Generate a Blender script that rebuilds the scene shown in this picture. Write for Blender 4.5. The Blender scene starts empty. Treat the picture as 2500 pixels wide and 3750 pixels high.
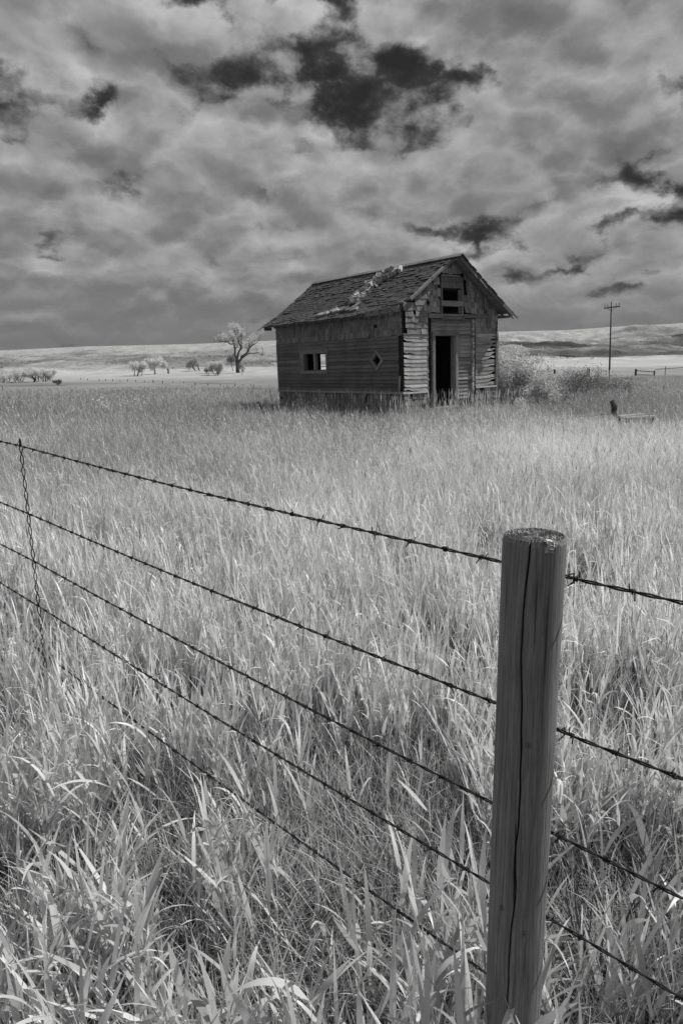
import bpy, math, random
import numpy as np
from mathutils import Vector, Matrix
R_ = random.Random(11)
rng = np.random.default_rng(5)
S = bpy.context.scene
C = S.collection

# ------------------------------------------------------------------ camera
F_PX, PITCH, ROLL, CAM_H = 2545.8, -0.2122, -0.0132, 1.6
fw = Vector((0, math.cos(PITCH), math.sin(PITCH)))
rt = Vector((1, 0, 0)); up = rt.cross(fw)
r2 = rt * math.cos(ROLL) + up * math.sin(ROLL)
u2 = -rt * math.sin(ROLL) + up * math.cos(ROLL)
cam_d = bpy.data.cameras.new("camera")
cam = bpy.data.objects.new("camera", cam_d); C.objects.link(cam)
M = Matrix((r2, u2, -fw)).transposed().to_4x4(); M.translation = (0, 0, CAM_H)
cam.matrix_world = M
cam_d.sensor_fit = 'HORIZONTAL'; cam_d.sensor_width = 36
cam_d.lens = 36 * F_PX / 2500
cam_d.clip_start = 0.02; cam_d.clip_end = 20000
S.camera = cam

# ------------------------------------------------------------------ sun, exposure
SUN_DIR = Vector((0.928 * math.cos(math.radians(52)), 0.373 * math.cos(math.radians(52)), math.sin(math.radians(52)))).normalized()
SUN_EL = math.asin(SUN_DIR.z)
sun_d = bpy.data.lights.new("sun", 'SUN'); sun_d.energy = 4.8; sun_d.angle = math.radians(0.6)
sun_d.color = (1, 0.995, 0.985)
sun = bpy.data.objects.new("sun", sun_d); C.objects.link(sun)
sun.rotation_euler = (-SUN_DIR).to_track_quat('-Z', 'Y').to_euler()
S.view_settings.view_transform = 'Standard'; S.view_settings.look = 'None'
S.view_settings.exposure = 0; S.view_settings.gamma = 1
S.cycles.max_bounces = 6; S.cycles.diffuse_bounces = 3; S.cycles.transmission_bounces = 4
S.cycles.use_denoising = True

# ------------------------------------------------------------------ node helper
class NT:
    def __init__(s, tree): s.t = tree; tree.nodes.clear()
    def n(s, typ, **kw):
        nd = s.t.nodes.new(typ)
        for k, v in kw.items(): setattr(nd, k, v)
        return nd
    def put(s, sock, v):
        if v is None: return
        if isinstance(v, bpy.types.NodeSocket): s.t.links.new(v, sock)
        else: sock.default_value = v
    def m(s, op, a, b=None, c=None, clamp=False):
        nd = s.n('ShaderNodeMath', operation=op); nd.use_clamp = clamp
        for i, v in enumerate((a, b, c)): s.put(nd.inputs[i], v)
        return nd.outputs[0]
    def v(s, op, a, b=None):
        nd = s.n('ShaderNodeVectorMath', operation=op)
        s.put(nd.inputs[0], a); s.put(nd.inputs[1], b)
        return nd.outputs['Value'] if op in ('DOT_PRODUCT', 'LENGTH') else nd.outputs[0]
    def noise(s, vec, scale, detail=4, rough=0.5, dist=0.0):
        nd = s.n('ShaderNodeTexNoise')
        s.put(nd.inputs['Vector'], vec)
        for k, v in (('Scale', scale), ('Detail', detail), ('Roughness', rough), ('Distortion', dist)): s.put(nd.inputs[k], v)
        return nd.outputs[0]
    def ramp(s, fac, lo, hi, a=0.0, b=1.0, smooth=True):
        nd = s.n('ShaderNodeMapRange'); nd.interpolation_type = 'SMOOTHSTEP' if smooth else 'LINEAR'
        for i, v in enumerate((fac, lo, hi, a, b)): s.put(nd.inputs[i], v)
        return nd.outputs[0]
    def mixf(s, f, a, b):
        return s.m('ADD', s.m('MULTIPLY', a, s.m('SUBTRACT', 1.0, f)), s.m('MULTIPLY', b, f))

# ------------------------------------------------------------------ world: infrared sky with broken cumulus
def pix_dir(px, py):
    return (fw + r2 * ((px - 1250) / F_PX) - u2 * ((py - 1875) / F_PX)).normalized()
SK1, SK2 = 1.0, .6
W = bpy.data.worlds.new("World"); S.world = W; W.use_nodes = True
w = NT(W.node_tree)
sky = w.n('ShaderNodeTexSky', sky_type='NISHITA'); sky.sun_disc = False
sky.sun_elevation = SUN_EL; sky.sun_rotation = math.atan2(SUN_DIR.x, SUN_DIR.y)
bw = w.n('ShaderNodeRGBToBW'); w.t.links.new(sky.outputs[0], bw.inputs[0])
D = w.n('ShaderNodeTexCoord').outputs['Generated']
D = w.v('NORMALIZE', D)
sep = w.n('ShaderNodeSeparateXYZ'); w.put(sep.inputs[0], D)
dz = w.m('MAXIMUM', sep.outputs[2], 0.0)
def cloud_plane(Dv):
    sp = w.n('ShaderNodeSeparateXYZ'); w.put(sp.inputs[0], Dv)
    k = w.m('ADD', w.m('MAXIMUM', sp.outputs[2], 0.0), 0.17)
    cx = w.n('ShaderNodeCombineXYZ')
    w.put(cx.inputs[0], w.m('DIVIDE', sp.outputs[0], k)); w.put(cx.inputs[1], w.m('DIVIDE', sp.outputs[1], k)); cx.inputs[2].default_value = 3.7
    return cx.outputs[0]
rag = w.n('ShaderNodeTexNoise'); w.put(rag.inputs['Vector'], w.v('MULTIPLY', D, (1, 1, 1.3))); rag.inputs['Scale'].default_value = 13.0; rag.inputs['Detail'].default_value = 5; rag.inputs['Roughness'].default_value = 0.62
Dr = w.v('ADD', D, w.v('MULTIPLY', w.v('SUBTRACT', rag.outputs['Color'], (0.5, 0.5, 0.5)), (0.17, 0.0, 0.10)))
sep2 = w.n('ShaderNodeSeparateXYZ'); w.put(sep2.inputs[0], Dr)
az = w.m('ARCTAN2', sep2.outputs[0], sep2.outputs[1])
el = w.m('ARCSINE', sep2.outputs[2])
# openings in the overcast: (photo px, px half width, px half height, slant, weight)
GAPS = [(880, 195, 150, 66, .1, .36), (760, 110, 50, 70, 0, .24), (1030, 180, 90, 26, 0, .2), (565, 125, 110, 45, 0, .24), (75, 220, 150, 40, .2, .40), (220, 265, 60, 24, 0, .2),
        (450, 8, 70, 25, 0, .22), (780, 12, 90, 35, .1, .24), (1450, 500, 130, 24, -.2, .30), (1560, 468, 80, 24, 0, .2), (1380, 535, 60, 26, 0, .16), (990, 530, 60, 20, 0, .2),
        (1310, 632, 75, 12, 0, .2), (1480, 640, 70, 14, -.1, .18), (1540, 205, 40, 45, -.4, .28), (540, 318, 90, 36, .15, .17), (600, 345, 40, 22, 0, .1), (1065, 405, 46, 18, -.2, .2), (655, 615, 45, 16, 0, .12),
        (1180, 580, 60, 10, 0, .12), (1450, 97, 90, 14, -.2, .1), (1130, 490, 40, 14, 0, .1), (0, 300, 60, 40, 0, .12), (1100, 170, 45, 20, .1, .1)]
CLD = [(570, 270, 110, 34, 0, .2), (480, 290, 130, 40, .1, .17), (1085, 480, 60, 30, 0, .12), (1020, 40, 110, 50, 0, .2), (330, 560, 120, 20, 0, .08), (150, 60, 200, 90, 0, .12), (350, 130, 130, 90, 0, .14), (600, 60, 70, 60, 0, .06), (1250, 80, 300, 70, 0, .16), (300, 420, 380, 110, 0, .12), (650, 240, 160, 50, 0, .14), (900, 380, 240, 80, 0, .12), (1300, 300, 220, 120, 0, .14), (250, 640, 330, 90, 0, .08)]
def blobs(lst):
    tot = 0.0
    for (x, y, hw, hh, sl, wt) in lst:
        s_ = 2500 / 1568
        d0 = pix_dir(x * s_, y * s_); d1 = pix_dir((x + hw) * s_, (y + sl * hw) * s_)
        a0, e0 = math.atan2(d0.x, d0.y), math.asin(d0.z)
        a1, e1 = math.atan2(d1.x, d1.y), math.asin(d1.z)
        ha = a1 - a0; slope = (e1 - e0) / ha; he = hh * s_ / F_PX
        da = w.m('MULTIPLY', w.m('SUBTRACT', az, a0), 1 / ha)
        de = w.m('MULTIPLY', w.m('SUBTRACT', w.m('SUBTRACT', el, e0), w.m('MULTIPLY', w.m('SUBTRACT', az, a0), slope)), 1 / he)
        q = w.m('ADD', w.m('MULTIPLY', da, da), w.m('MULTIPLY', de, de))
        g = w.m('MULTIPLY', w.m('EXPONENT', w.m('MULTIPLY', q, -0.8)), wt)
        tot = w.m('ADD', tot, g)
    return tot
def dens(Dv):
    iso = w.v('MULTIPLY', Dv, (1.0, 1.0, 1.55))
    wn = w.n('ShaderNodeTexNoise'); w.put(wn.inputs['Vector'], iso); wn.inputs['Scale'].default_value = 9.0; wn.inputs['Detail'].default_value = 5; wn.inputs['Roughness'].default_value = 0.6
    D2 = w.v('ADD', Dv, w.v('MULTIPLY', w.v('SUBTRACT', wn.outputs['Color'], (0.5, 0.5, 0.5)), (0.10, 0.10, 0.085)))
    p2 = cloud_plane(D2)
    a = w.noise(p2, 2.0, 3, 0.5)
    f = w.noise(iso, 13.0, 7, 0.62)
    def puffs(vec, sc):                    # rounded cloud heads with creases between
        v = w.n('ShaderNodeTexVoronoi', feature='F1', voronoi_dimensions='3D'); w.put(v.inputs['Vector'], vec)
        v.inputs['Scale'].default_value = sc; v.inputs['Detail'].default_value = 1.0; v.inputs['Roughness'].default_value = 0.5
        dd_ = v.outputs['Distance']
        return w.m('SUBTRACT', 0.80, w.m('MULTIPLY', w.m('MULTIPLY', dd_, dd_), 1.5))
    pf = puffs(w.v('MULTIPLY', D2, (1.0, 1.0, 1.7)), 11.0)
    soft = w.m('ADD', w.m('MULTIPLY', a, 0.55), w.m('ADD', w.m('MULTIPLY', pf, 0.17), w.m('MULTIPLY', w.noise(D2, 6.0, 3, 0.5), 0.33)))
    full = w.m('ADD', w.m('MULTIPLY', a, 0.60), w.m('ADD', w.m('MULTIPLY', f, 0.36), w.m('MULTIPLY', pf, 0.13)))
    return full, soft, f
d0, s0, f0 = dens(D)
d1, s1, f1 = dens(w.v('ADD', D, w.v('MULTIPLY', (0.3, 0.0, 1.0), w.m('ADD', 0.010, w.m('MULTIPLY', dz, 0.045)))))
bias = w.m('SUBTRACT', blobs(CLD), w.m('MULTIPLY', blobs(GAPS), 1.55))
dd = w.m('ADD', w.m('ADD', w.m('MULTIPLY', d0, 2.0), -0.62 + 0.43), w.m('ADD', bias, w.ramp(sep.outputs[2], 0.04, 0.17, 0.10, 0.0)))
cover = w.ramp(dd, 0.24, 0.66)
veil = w.ramp(dd, 0.05, 0.40)
lit = w.m('MULTIPLY', w.m('SUBTRACT', s0, s1), SK1)              # bright where the cloud thins upward, grey bellies
lit2 = w.m('MULTIPLY', w.m('SUBTRACT', d0, d1), SK2)
cl = w.m('ADD', 0.298, w.m('MULTIPLY', lit, 0.62))
cl = w.m('ADD', cl, w.m('MULTIPLY', lit2, 0.32))
cl = w.m('ADD', cl, w.m('MULTIPLY', w.m('SUBTRACT', d0, 0.5), 0.05))
cl = w.m('SUBTRACT', cl, w.m('MULTIPLY', w.ramp(dd, 0.75, 1.15), 0.05))
cl = w.m('ADD', cl, w.m('MULTIPLY', w.m('SUBTRACT', 0.55, w.ramp(dd, 0.55, 0.95)), 0.075))
low = w.ramp(sep.outputs[2], 0.0, 0.15, 0.70, 1.0)
flat = w.ramp(sep.outputs[2], 0.03, 0.13, 0.6, 0.0)
cl = w.mixf(flat, cl, 0.265); cover = w.mixf(flat, cover, w.m('MAXIMUM', cover, 0.8))
cl = w.m('MULTIPLY', cl, low)
cl = w.m('MINIMUM', cl, 0.6); clf = w.m('SUBTRACT', cl, 0.20); cl = w.m('ADD', 0.20, w.m('MAXIMUM', clf, w.m('MULTIPLY', clf, 0.45)))
blue = w.m('MULTIPLY', w.m('MINIMUM', bw.outputs[0], 4.0), 0.06)       # infrared: clear sky is dark
blue = w.m('MINIMUM', w.m('MAXIMUM', blue, 0.018), 0.026)
blue = w.m('ADD', blue, w.m('MULTIPLY', veil, 0.026))
allsky = w.mixf(cover, blue, cl)
cr = w.n('ShaderNodeCombineColor')
for i in range(3): w.put(cr.inputs[i], allsky)
bg = w.n('ShaderNodeBackground'); w.put(bg.inputs[0], cr.outputs[0]); bg.inputs[1].default_value = 1.0
w.put(w.n('ShaderNodeOutputWorld').inputs[0], bg.outputs[0])
W.cycles.sampling_method = 'MANUAL'; W.cycles.sample_map_resolution = 256

# ------------------------------------------------------------------ object helpers
def tag(o, label=None, cat=None, group=None, kind=None):
    for k, v in (('label', label), ('category', cat), ('group', group), ('kind', kind)):
        if v: o[k] = v
    return o
def empty(name, loc, rz=0.0, **kw):
    o = bpy.data.objects.new(name, None); C.objects.link(o); o.location = loc; o.rotation_euler = (0, 0, rz)
    o.empty_display_size = 0.2
    return tag(o, **kw)
class MB:
    """vertices + faces + a tone per vertex, linked as one mesh object"""
    def __init__(s): s.v = []; s.f = []; s.t = []
    def hexa(s, p, tone=0.5):
        i = len(s.v); s.v += [tuple(q) for q in p]; s.t += [tone] * 8
        s.f += [(i, i+3, i+2, i+1), (i+4, i+5, i+6, i+7), (i, i+1, i+5, i+4), (i+1, i+2, i+6, i+5), (i+2, i+3, i+7, i+6), (i+3, i, i+4, i+7)]
    def box(s, c, size, rot=None, tone=0.5, jit=0.0):
        hx, hy, hz = (q / 2 for q in size)
        p = [Vector(q) for q in ((-hx,-hy,-hz),(hx,-hy,-hz),(hx,hy,-hz),(-hx,hy,-hz),(-hx,-hy,hz),(hx,-hy,hz),(hx,hy,hz),(-hx,hy,hz))]
        if jit: p = [q + Vector([R_.uniform(-jit, jit) for _ in range(3)]) for q in p]
        if rot is not None: p = [rot @ q for q in p]
        s.hexa([q + Vector(c) for q in p], tone)
    def beam(s, a, b, wd, th, side=Vector((0, 0, 1)), tone=0.5, jit=0.0):
        a, b = Vector(a), Vector(b); d = (b - a); L = d.length; d.normalize()
        n = d.cross(side).normalized(); sd = n.cross(d).normalized()
        rot = Matrix((d, n, sd)).transposed()
        s.box((a + b) / 2, (L, th, wd), rot, tone, jit)
    def tube(s, pts, rad, sides=6, tone=0.5, cap=True):
        i0 = len(s.v); pts = [Vector(p) for p in pts]; n = len(pts)
        ref = Vector((0.31, 0.87, 0.37))
        for k, p in enumerate(pts):
            d = (pts[min(k+1, n-1)] - pts[max(k-1, 0)])
            if d.length < 1e-9: d = Vector((0, 0, 1))
            d.normalize()
            a = d.cross(ref)
            if a.length < 1e-4: a = d.cross(Vector((1, 0, 0)))
            a.normalize(); b = d.cross(a)
            r = rad[k] if hasattr(rad, '__len__') else rad
            for j in range(sides):
                an = 2 * math.pi * j / sides
                s.v.append(tuple(p + (a * math.cos(an) + b * math.sin(an)) * r)); s.t.append(tone)
        for k in range(n - 1):
            for j in range(sides):
                q = i0 + k * sides
                s.f.append((q + j, q + (j+1) % sides, q + sides + (j+1) % sides, q + sides + j))
        if cap:
            s.f.append(tuple(i0 + j for j in range(sides))[::-1]); s.f.append(tuple(i0 + (n-1) * sides + j for j in range(sides)))
    def poly(s, pts, tone=0.5):
        i = len(s.v); s.v += [tuple(p) for p in pts]; s.t += [tone] * len(pts); s.f.append(tuple(range(i, i + len(pts))))
    def mesh(s, name, mat, smooth=False):
        me = bpy.data.meshes.new(name); me.from_pydata(s.v, [], s.f)
        at = me.attributes.new('tone', 'FLOAT', 'POINT'); at.data.foreach_set('value', np.array(s.t, np.float32))
        me.materials.append(mat)
        if smooth: me.polygons.foreach_set('use_smooth', np.ones(len(me.polygons), bool))
        me.update(); return me
    def build(s, name, mat, parent=None, smooth=False):
        return link(name, s.mesh(name, mat, smooth), parent)
def link(name, me, parent=None):
    o = bpy.data.objects.new(name, me); C.objects.link(o)
    if parent is not None: o.parent = parent
    return o
def np_mesh(name, V, Q, tone, mat, smooth=True):
    """big meshes straight from numpy: V (n,3), Q (m,4), tone (n)"""
    me = bpy.data.meshes.new(name)
    me.vertices.add(len(V)); me.vertices.foreach_set('co', np.ascontiguousarray(V, np.float32).ravel())
    me.loops.add(Q.size); me.loops.foreach_set('vertex_index', np.ascontiguousarray(Q, np.int32).ravel())
    me.polygons.add(len(Q)); me.polygons.foreach_set('loop_start', np.arange(0, Q.size, 4, dtype=np.int32))
    me.polygons.foreach_set('use_smooth', np.full(len(Q), smooth))
    at = me.attributes.new('tone', 'FLOAT', 'POINT'); at.data.foreach_set('value', np.ascontiguousarray(tone, np.float32))
    me.materials.append(mat); me.update(calc_edges=True)
    return me

# ------------------------------------------------------------------ materials (all grey: an infrared black and white scene)
def grey(m, f):
    cc = m.n('ShaderNodeCombineColor')
    for i in range(3): m.put(cc.inputs[i], f)
    return cc.outputs[0]
def mat_surface(name, base, span, scale=(6, 6, 6), nscale=1.0, rough=0.85, bump=0.3, bump_d=0.01, patch=0.35, patch_scale=1.2, tone_gain=0.6, detail=6, coords='Object'):
    mt = bpy.data.materials.new(name); mt.use_nodes = True; m = NT(mt.node_tree)
    co = m.n('ShaderNodeTexCoord').outputs[coords]
    sc = m.v('MULTIPLY', co, scale)
    n1 = m.noise(sc, nscale, detail, 0.62)
    n2 = m.noise(co, patch_scale, 4, 0.55)
    at = m.n('ShaderNodeAttribute', attribute_name='tone').outputs['Fac']
    g = m.m('ADD', base, m.m('MULTIPLY', m.m('SUBTRACT', n1, 0.5), span * 2))
    g = m.m('MULTIPLY', g, m.m('ADD', 1.0, m.m('MULTIPLY', m.m('SUBTRACT', n2, 0.5), patch * 2)))
    g = m.m('MULTIPLY', g, m.m('ADD', 1 - tone_gain, m.m('MULTIPLY', at, 2 * tone_gain)))
    g = m.m('MINIMUM', m.m('MAXIMUM', g, 0.012), 0.85)
    bs = m.n('ShaderNodeBsdfPrincipled'); m.put(bs.inputs['Base Color'], grey(m, g)); bs.inputs['Roughness'].default_value = rough
    bs.inputs['Specular IOR Level'].default_value = 0.25
    if bump:
        b = m.n('ShaderNodeBump'); b.inputs['Strength'].default_value = bump; b.inputs['Distance'].default_value = bump_d
        m.put(b.inputs['Height'], n1); m.put(bs.inputs['Normal'], b.outputs[0])
    m.put(m.n('ShaderNodeOutputMaterial').inputs[0], bs.outputs[0])
    return mt
def mat_leaf(name, lo, hi, trans=0.35, gloss=0.06):
    mt = bpy.data.materials.new(name); mt.use_nodes = True; m = NT(mt.node_tree)
    at = m.n('ShaderNodeAttribute', attribute_name='tone').outputs['Fac']
    col = grey(m, m.m('ADD', lo, m.m('MULTIPLY', at, hi - lo)))
    d = m.n('ShaderNodeBsdfDiffuse'); t = m.n('ShaderNodeBsdfTranslucent'); gl = m.n('ShaderNodeBsdfGlossy'); gl.inputs['Roughness'].default_value = 0.45
    m.put(d.inputs[0], col); m.put(t.inputs[0], col); gl.inputs['Color'].default_value = (.8, .8, .8, 1)
    a = m.n('ShaderNodeMixShader'); a.inputs[0].default_value = trans; m.put(a.inputs[1], d.outputs[0]); m.put(a.inputs[2], t.outputs[0])
    b = m.n('ShaderNodeMixShader'); b.inputs[0].default_value = gloss; m.put(b.inputs[1], a.outputs[0]); m.put(b.inputs[2], gl.outputs[0])
    m.put(m.n('ShaderNodeOutputMaterial').inputs[0], b.outputs[0])
    return mt
MT = dict(
    siding=mat_surface('weathered_siding', .135, .09, (30, 1.2, 30), 1.5, patch=.45, patch_scale=1.6, bump=.4, bump_d=.004),
    front=mat_surface('peeling_siding', .30, .24, (1.6, 30, 34), 1.4, patch=.6, patch_scale=2.6, bump=.4, bump_d=.004, tone_gain=.75),
    shingle=mat_surface('wall_shingle', .215, .17, (26, 26, 2.2), 1.5, patch=.5, patch_scale=2.2, bump=.4, bump_d=.004, tone_gain=.7),
    roofsh=mat_surface('roof_shingle', .068, .04, (7, 22, 7), 1.6, patch=.7, patch_scale=3.0, bump=.5, bump_d=.006, tone_gain=.45),
    trim=mat_surface('trim_board', .20, .11, (14, 14, 4), 1.6, patch=.4, patch_scale=3, bump=.3, bump_d=.003),
    peel=mat_surface('peeling_paint', .30, .55, (20, 20, 9), 1.2, patch=.7, patch_scale=7, bump=.4, bump_d=.004),
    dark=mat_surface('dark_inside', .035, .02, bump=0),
    brick=mat_surface('old_brick', .34, .15, (14, 14, 14), 1.0, patch=.4, patch_scale=9, bump=.4, bump_d=.004, tone_gain=.5),
    post=None, wire=mat_surface('rusty_wire', .022, .015, (60, 60, 60), 1, rough=.6, bump=0),
    bark=mat_surface('bark', .09, .05, (3, 3, 1), 1.5, bump=.5, bump_d=.05),
    deadwood=mat_surface('dead_wood', .10, .08, (22, 22, 3), 1.2, patch=.5, patch_scale=5, bump=.4, bump_d=.006),
    crate=mat_surface('bleached_wood', .62, .25, (4, 30, 30), 1.2, patch=.5, patch_scale=6, bump=.3, bump_d=.004),
    grass=mat_leaf('grass_blade', .30, .95, .42, .05),
    thatch=mat_leaf('dead_thatch', .03, .30, .15, .02),
    leaf=mat_leaf('pale_leaf', .30, .74, .35, .03),
    farleaf=mat_leaf('far_leaf', .42, .85, .4, .0),
    brush=mat_leaf('dark_brush', .05, .34, .2, .0),
)

# ------------------------------------------------------------------ terrain
def vnoise(x, y, seed=0):
    xi = np.floor(x).astype(np.int64); yi = np.floor(y).astype(np.int64); xf = x - xi; yf = y - yi
    def h(a, b):
        n = (a * 374761393 + b * 668265263 + seed * 974634777) & 0x7fffffff
        n = ((n ^ (n >> 13)) * 1274126177) & 0x7fffffff
        return ((n ^ (n >> 16)) & 0xffff) / 65535.0
    u = xf * xf * (3 - 2 * xf); v = yf * yf * (3 - 2 * yf)
    return (h(xi, yi) * (1-u) + h(xi+1, yi) * u) * (1-v) + (h(xi, yi+1) * (1-u) + h(xi+1, yi+1) * u) * v
def fbm(x, y, oct=4, seed=0):
    s = 0; a = .5; t = 0
    for k in range(oct):
        s = s + a * vnoise(x * 2**k, y * 2**k, seed + k); t += a; a *= .5
    return s / t
def sstep(a, b, x):
    t = np.clip((x - a) / (b - a), 0, 1); return t * t * (3 - 2 * t)
LD = np.array([-50, 0, 3, 8, 17, 30, 42, 60, 75, 90, 150, 220, 300, 400, 450, 500])
LZ = np.array([-.36, -.36, -.35, -.22, 0, -.1, -.3, -.72, -.98, -1.3, -2.6, -3.9, -5.0, -4.3, -3.9, -3.2])
RZ = np.array([-.36, -.36, -.35, -.22, 0, -.1, -.3, -.66, -.9, -1.08, -1.15, -1.2, -1.3, -.7, -.2, .9])
SKT = np.array([-.8, -.49, -.353, -.216, -.098, .226, .316, .37, .49, .8])
SKP = np.array([48, 56, 68, 71, 79, 100, 102, 110, 122, 135.])
def ground_h(x, y, detail=True):
    x = np.asarray(x, float); y = np.asarray(y, float)
    d = np.maximum(y, 1.0); t = np.clip(x / np.maximum(d, 20), -.8, .8)
    k = sstep(-.08, .18, t)
    z = np.interp(y, LD, LZ) * (1 - k) + np.interp(y, LD, RZ) * k
    sk = np.interp(t, SKT, SKP)
    p0 = np.interp(500.0, LD, LZ) * (1-k) + .9 * k
    p0 = (p0 - 1.6) / 500 * F_PX
    ld = np.log(np.maximum(d, 500)); 
    rx = (ld - math.log(500)) / (math.log(1400) - math.log(500))
    prof = np.interp(rx, [0, .2, .45, .7, 1.0, 1.6], [0, .26, .60, .80, 1.0, .8])
    px = p0 + (sk - p0) * prof
    hill = 1.6 + px * d / F_PX
    z = np.where(y > 500, hill, z)
    if detail:
        amp = sstep(480, 700, d) * (1 - sstep(1050, 1350, d))
        ridg = 1 - np.abs(2 * fbm(x / 120 + 3.1, y / 170 + x / 300, 4, 7) - 1)
        rd2 = 1 - np.abs(2 * fbm((x + .7 * y) / 75 + 8, (y - .5 * x) / 190, 4, 17) - 1)
        z = z - amp * (3 + 13 * k) * (ridg - .62) * 1.3 - amp * (5 + 11 * k) * (rd2 - .6)
        z = z + amp * (fbm(x / 30, y / 40, 4, 31) - .5) * (3 + 3 * k)
        z = z + (fbm(x / 9, y / 9, 3, 3) - .5) * .10 * sstep(20, 60, d) + (fbm(x / 60, y / 60, 3, 5) - .5) * 1.2 * sstep(120, 260, d) * (1 - sstep(420, 500, d))
        z = z + (fbm(x / 1.2, y / 1.2, 3, 9) - .5) * .05 * (1 - sstep(12, 25, d))
    return z
def gz(x, y): return float(ground_h(np.array([x]), np.array([y]))[0])
def at(px, py, y0=3.0, y1=1500):
    """the ground point a pixel of the photograph shows"""
    d = pix_dir(px, py); ys = np.geomspace(y0, y1, 6000)
    P = np.array(d)[None] / d.y * ys[:, None]; zz = CAM_H + P[:, 2]
    hit = np.nonzero(zz < ground_h(P[:, 0], ys))[0]
    k = hit[0] if len(hit) else len(ys) - 1
    return Vector((P[k, 0], ys[k], gz(P[k, 0], ys[k])))
def polar(name, r0, r1, nr, angs, mat, tone_fn, sink=0.0):
    rr = np.geomspace(r0, r1, nr); A, Rr = np.meshgrid(angs, rr)
    X = Rr * np.sin(A); Y = Rr * np.cos(A); Z = ground_h(X, Y) - sink
    V = np.stack([X, Y, Z], -1).reshape(-1, 3); n = len(angs)
    i = np.arange(nr - 1)[:, None] * n + np.arange(n - 1)[None]
    Q = np.stack([i, i + 1, i + n + 1, i + n], -1).reshape(-1, 4)[:, ::-1]
    return link(name, np_mesh(name, V, Q, tone_fn(X, Y, Z).ravel(), mat))
def mat_ground(name, rough_=0):
    mt = bpy.data.materials.new(name); mt.use_nodes = True; m = NT(mt.node_tree)
    co = m.n('ShaderNodeTexCoord').outputs['Object']
    at_ = m.n('ShaderNodeAttribute', attribute_name='tone').outputs['Fac']
    n1 = m.noise(co, .25, 8, .65); n2 = m.noise(co, 3.0, 6, .65); n3 = m.noise(co, .03, 6, .6)
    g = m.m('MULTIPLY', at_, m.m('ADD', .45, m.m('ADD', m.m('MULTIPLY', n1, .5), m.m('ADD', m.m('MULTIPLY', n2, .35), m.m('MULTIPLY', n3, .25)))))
    if rough_:
        n4 = m.noise(m.v('MULTIPLY', co, (1, .45, 1)), .07, 9, .72); n5 = m.noise(m.v('MULTIPLY', co, (1, .5, 1)), .35, 6, .7)
        g = m.m('MULTIPLY', at_, m.m('MAXIMUM', m.m('ADD', m.m('ADD', 1.0, m.m('MULTIPLY', m.m('SUBTRACT', n4, .5), 1.9)), m.m('MULTIPLY', m.m('SUBTRACT', n5, .5), 1.3)), .25))
    bs = m.n('ShaderNodeBsdfDiffuse'); m.put(bs.inputs[0], grey(m, m.m('MINIMUM', g, .7)))
    b = m.n('ShaderNodeBump'); b.inputs['Strength'].default_value = .6; b.inputs['Distance'].default_value = .25
    m.put(b.inputs['Height'], n1); m.put(bs.inputs['Normal'], b.outputs[0])
    m.put(m.n('ShaderNodeOutputMaterial').inputs[0], bs.outputs[0])
    return mt
MT['ground'] = mat_ground('soil_and_prairie'); MT['hills'] = mat_ground('rough_hillside', 1)
def tone_ground(X, Y, Z):  # ground colour by distance; bright and dark patches also carry painted cloud shadow
    d = np.maximum(Y, .1); t = np.clip(X / np.maximum(d, 5), -1, 1); k = sstep(-.08, .18, t)
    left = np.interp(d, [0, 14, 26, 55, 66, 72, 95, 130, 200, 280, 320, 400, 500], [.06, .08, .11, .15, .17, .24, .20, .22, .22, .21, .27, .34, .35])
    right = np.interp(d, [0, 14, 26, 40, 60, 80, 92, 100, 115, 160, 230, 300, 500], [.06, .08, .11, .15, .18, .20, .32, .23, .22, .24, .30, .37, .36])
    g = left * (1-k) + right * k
    sage = sstep(.56, .68, fbm(X / 3.2, Y / 5, 4, 21)) * sstep(26, 34, d) * (1 - sstep(90, 110, d)) * k
    g = g * (1 - .55 * sage)
    brush = sstep(.52, .66, fbm(X / 14 + 9, Y / 40, 4, 23)) * sstep(130, 170, d) * (1 - sstep(250, 300, d)) * (1-k)
    g = g * (.8 + .4 * fbm(X / 10, Y / 40, 4, 67))
    return g * (1 - .35 * brush)
def tone_hills(X, Y, Z):
    d = Y; t = np.clip(X / np.maximum(d, 20), -.8, .8); k = sstep(-.08, .18, t)
    g = np.interp(d, [480, 560, 640, 800, 1000, 1400, 3000], [.38, .34, .26, .26, .30, .31, .30])
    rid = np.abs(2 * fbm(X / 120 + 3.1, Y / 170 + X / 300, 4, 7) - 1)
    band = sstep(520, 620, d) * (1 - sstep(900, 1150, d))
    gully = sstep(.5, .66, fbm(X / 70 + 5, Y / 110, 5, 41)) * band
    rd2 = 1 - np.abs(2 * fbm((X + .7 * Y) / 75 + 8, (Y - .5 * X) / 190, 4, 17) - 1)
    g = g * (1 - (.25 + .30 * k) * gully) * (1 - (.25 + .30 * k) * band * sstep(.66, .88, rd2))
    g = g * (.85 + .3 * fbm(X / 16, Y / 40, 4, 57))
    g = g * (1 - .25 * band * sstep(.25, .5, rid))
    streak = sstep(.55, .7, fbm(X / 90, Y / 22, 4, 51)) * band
    return g * (1 + .12 * streak)
angs = np.concatenate([np.linspace(-math.pi, -.9, 40)[:-1], np.linspace(-.9, -.56, 60)[:-1], np.linspace(-.56, .56, 520)[:-1], np.linspace(.56, .9, 60)[:-1], np.linspace(.9, math.pi, 40)])
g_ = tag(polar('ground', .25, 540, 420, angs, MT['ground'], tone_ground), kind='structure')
h_ = tag(polar('hills', 500, 5200, 330, angs, MT['hills'], tone_hills, .3), kind='structure')

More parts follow.
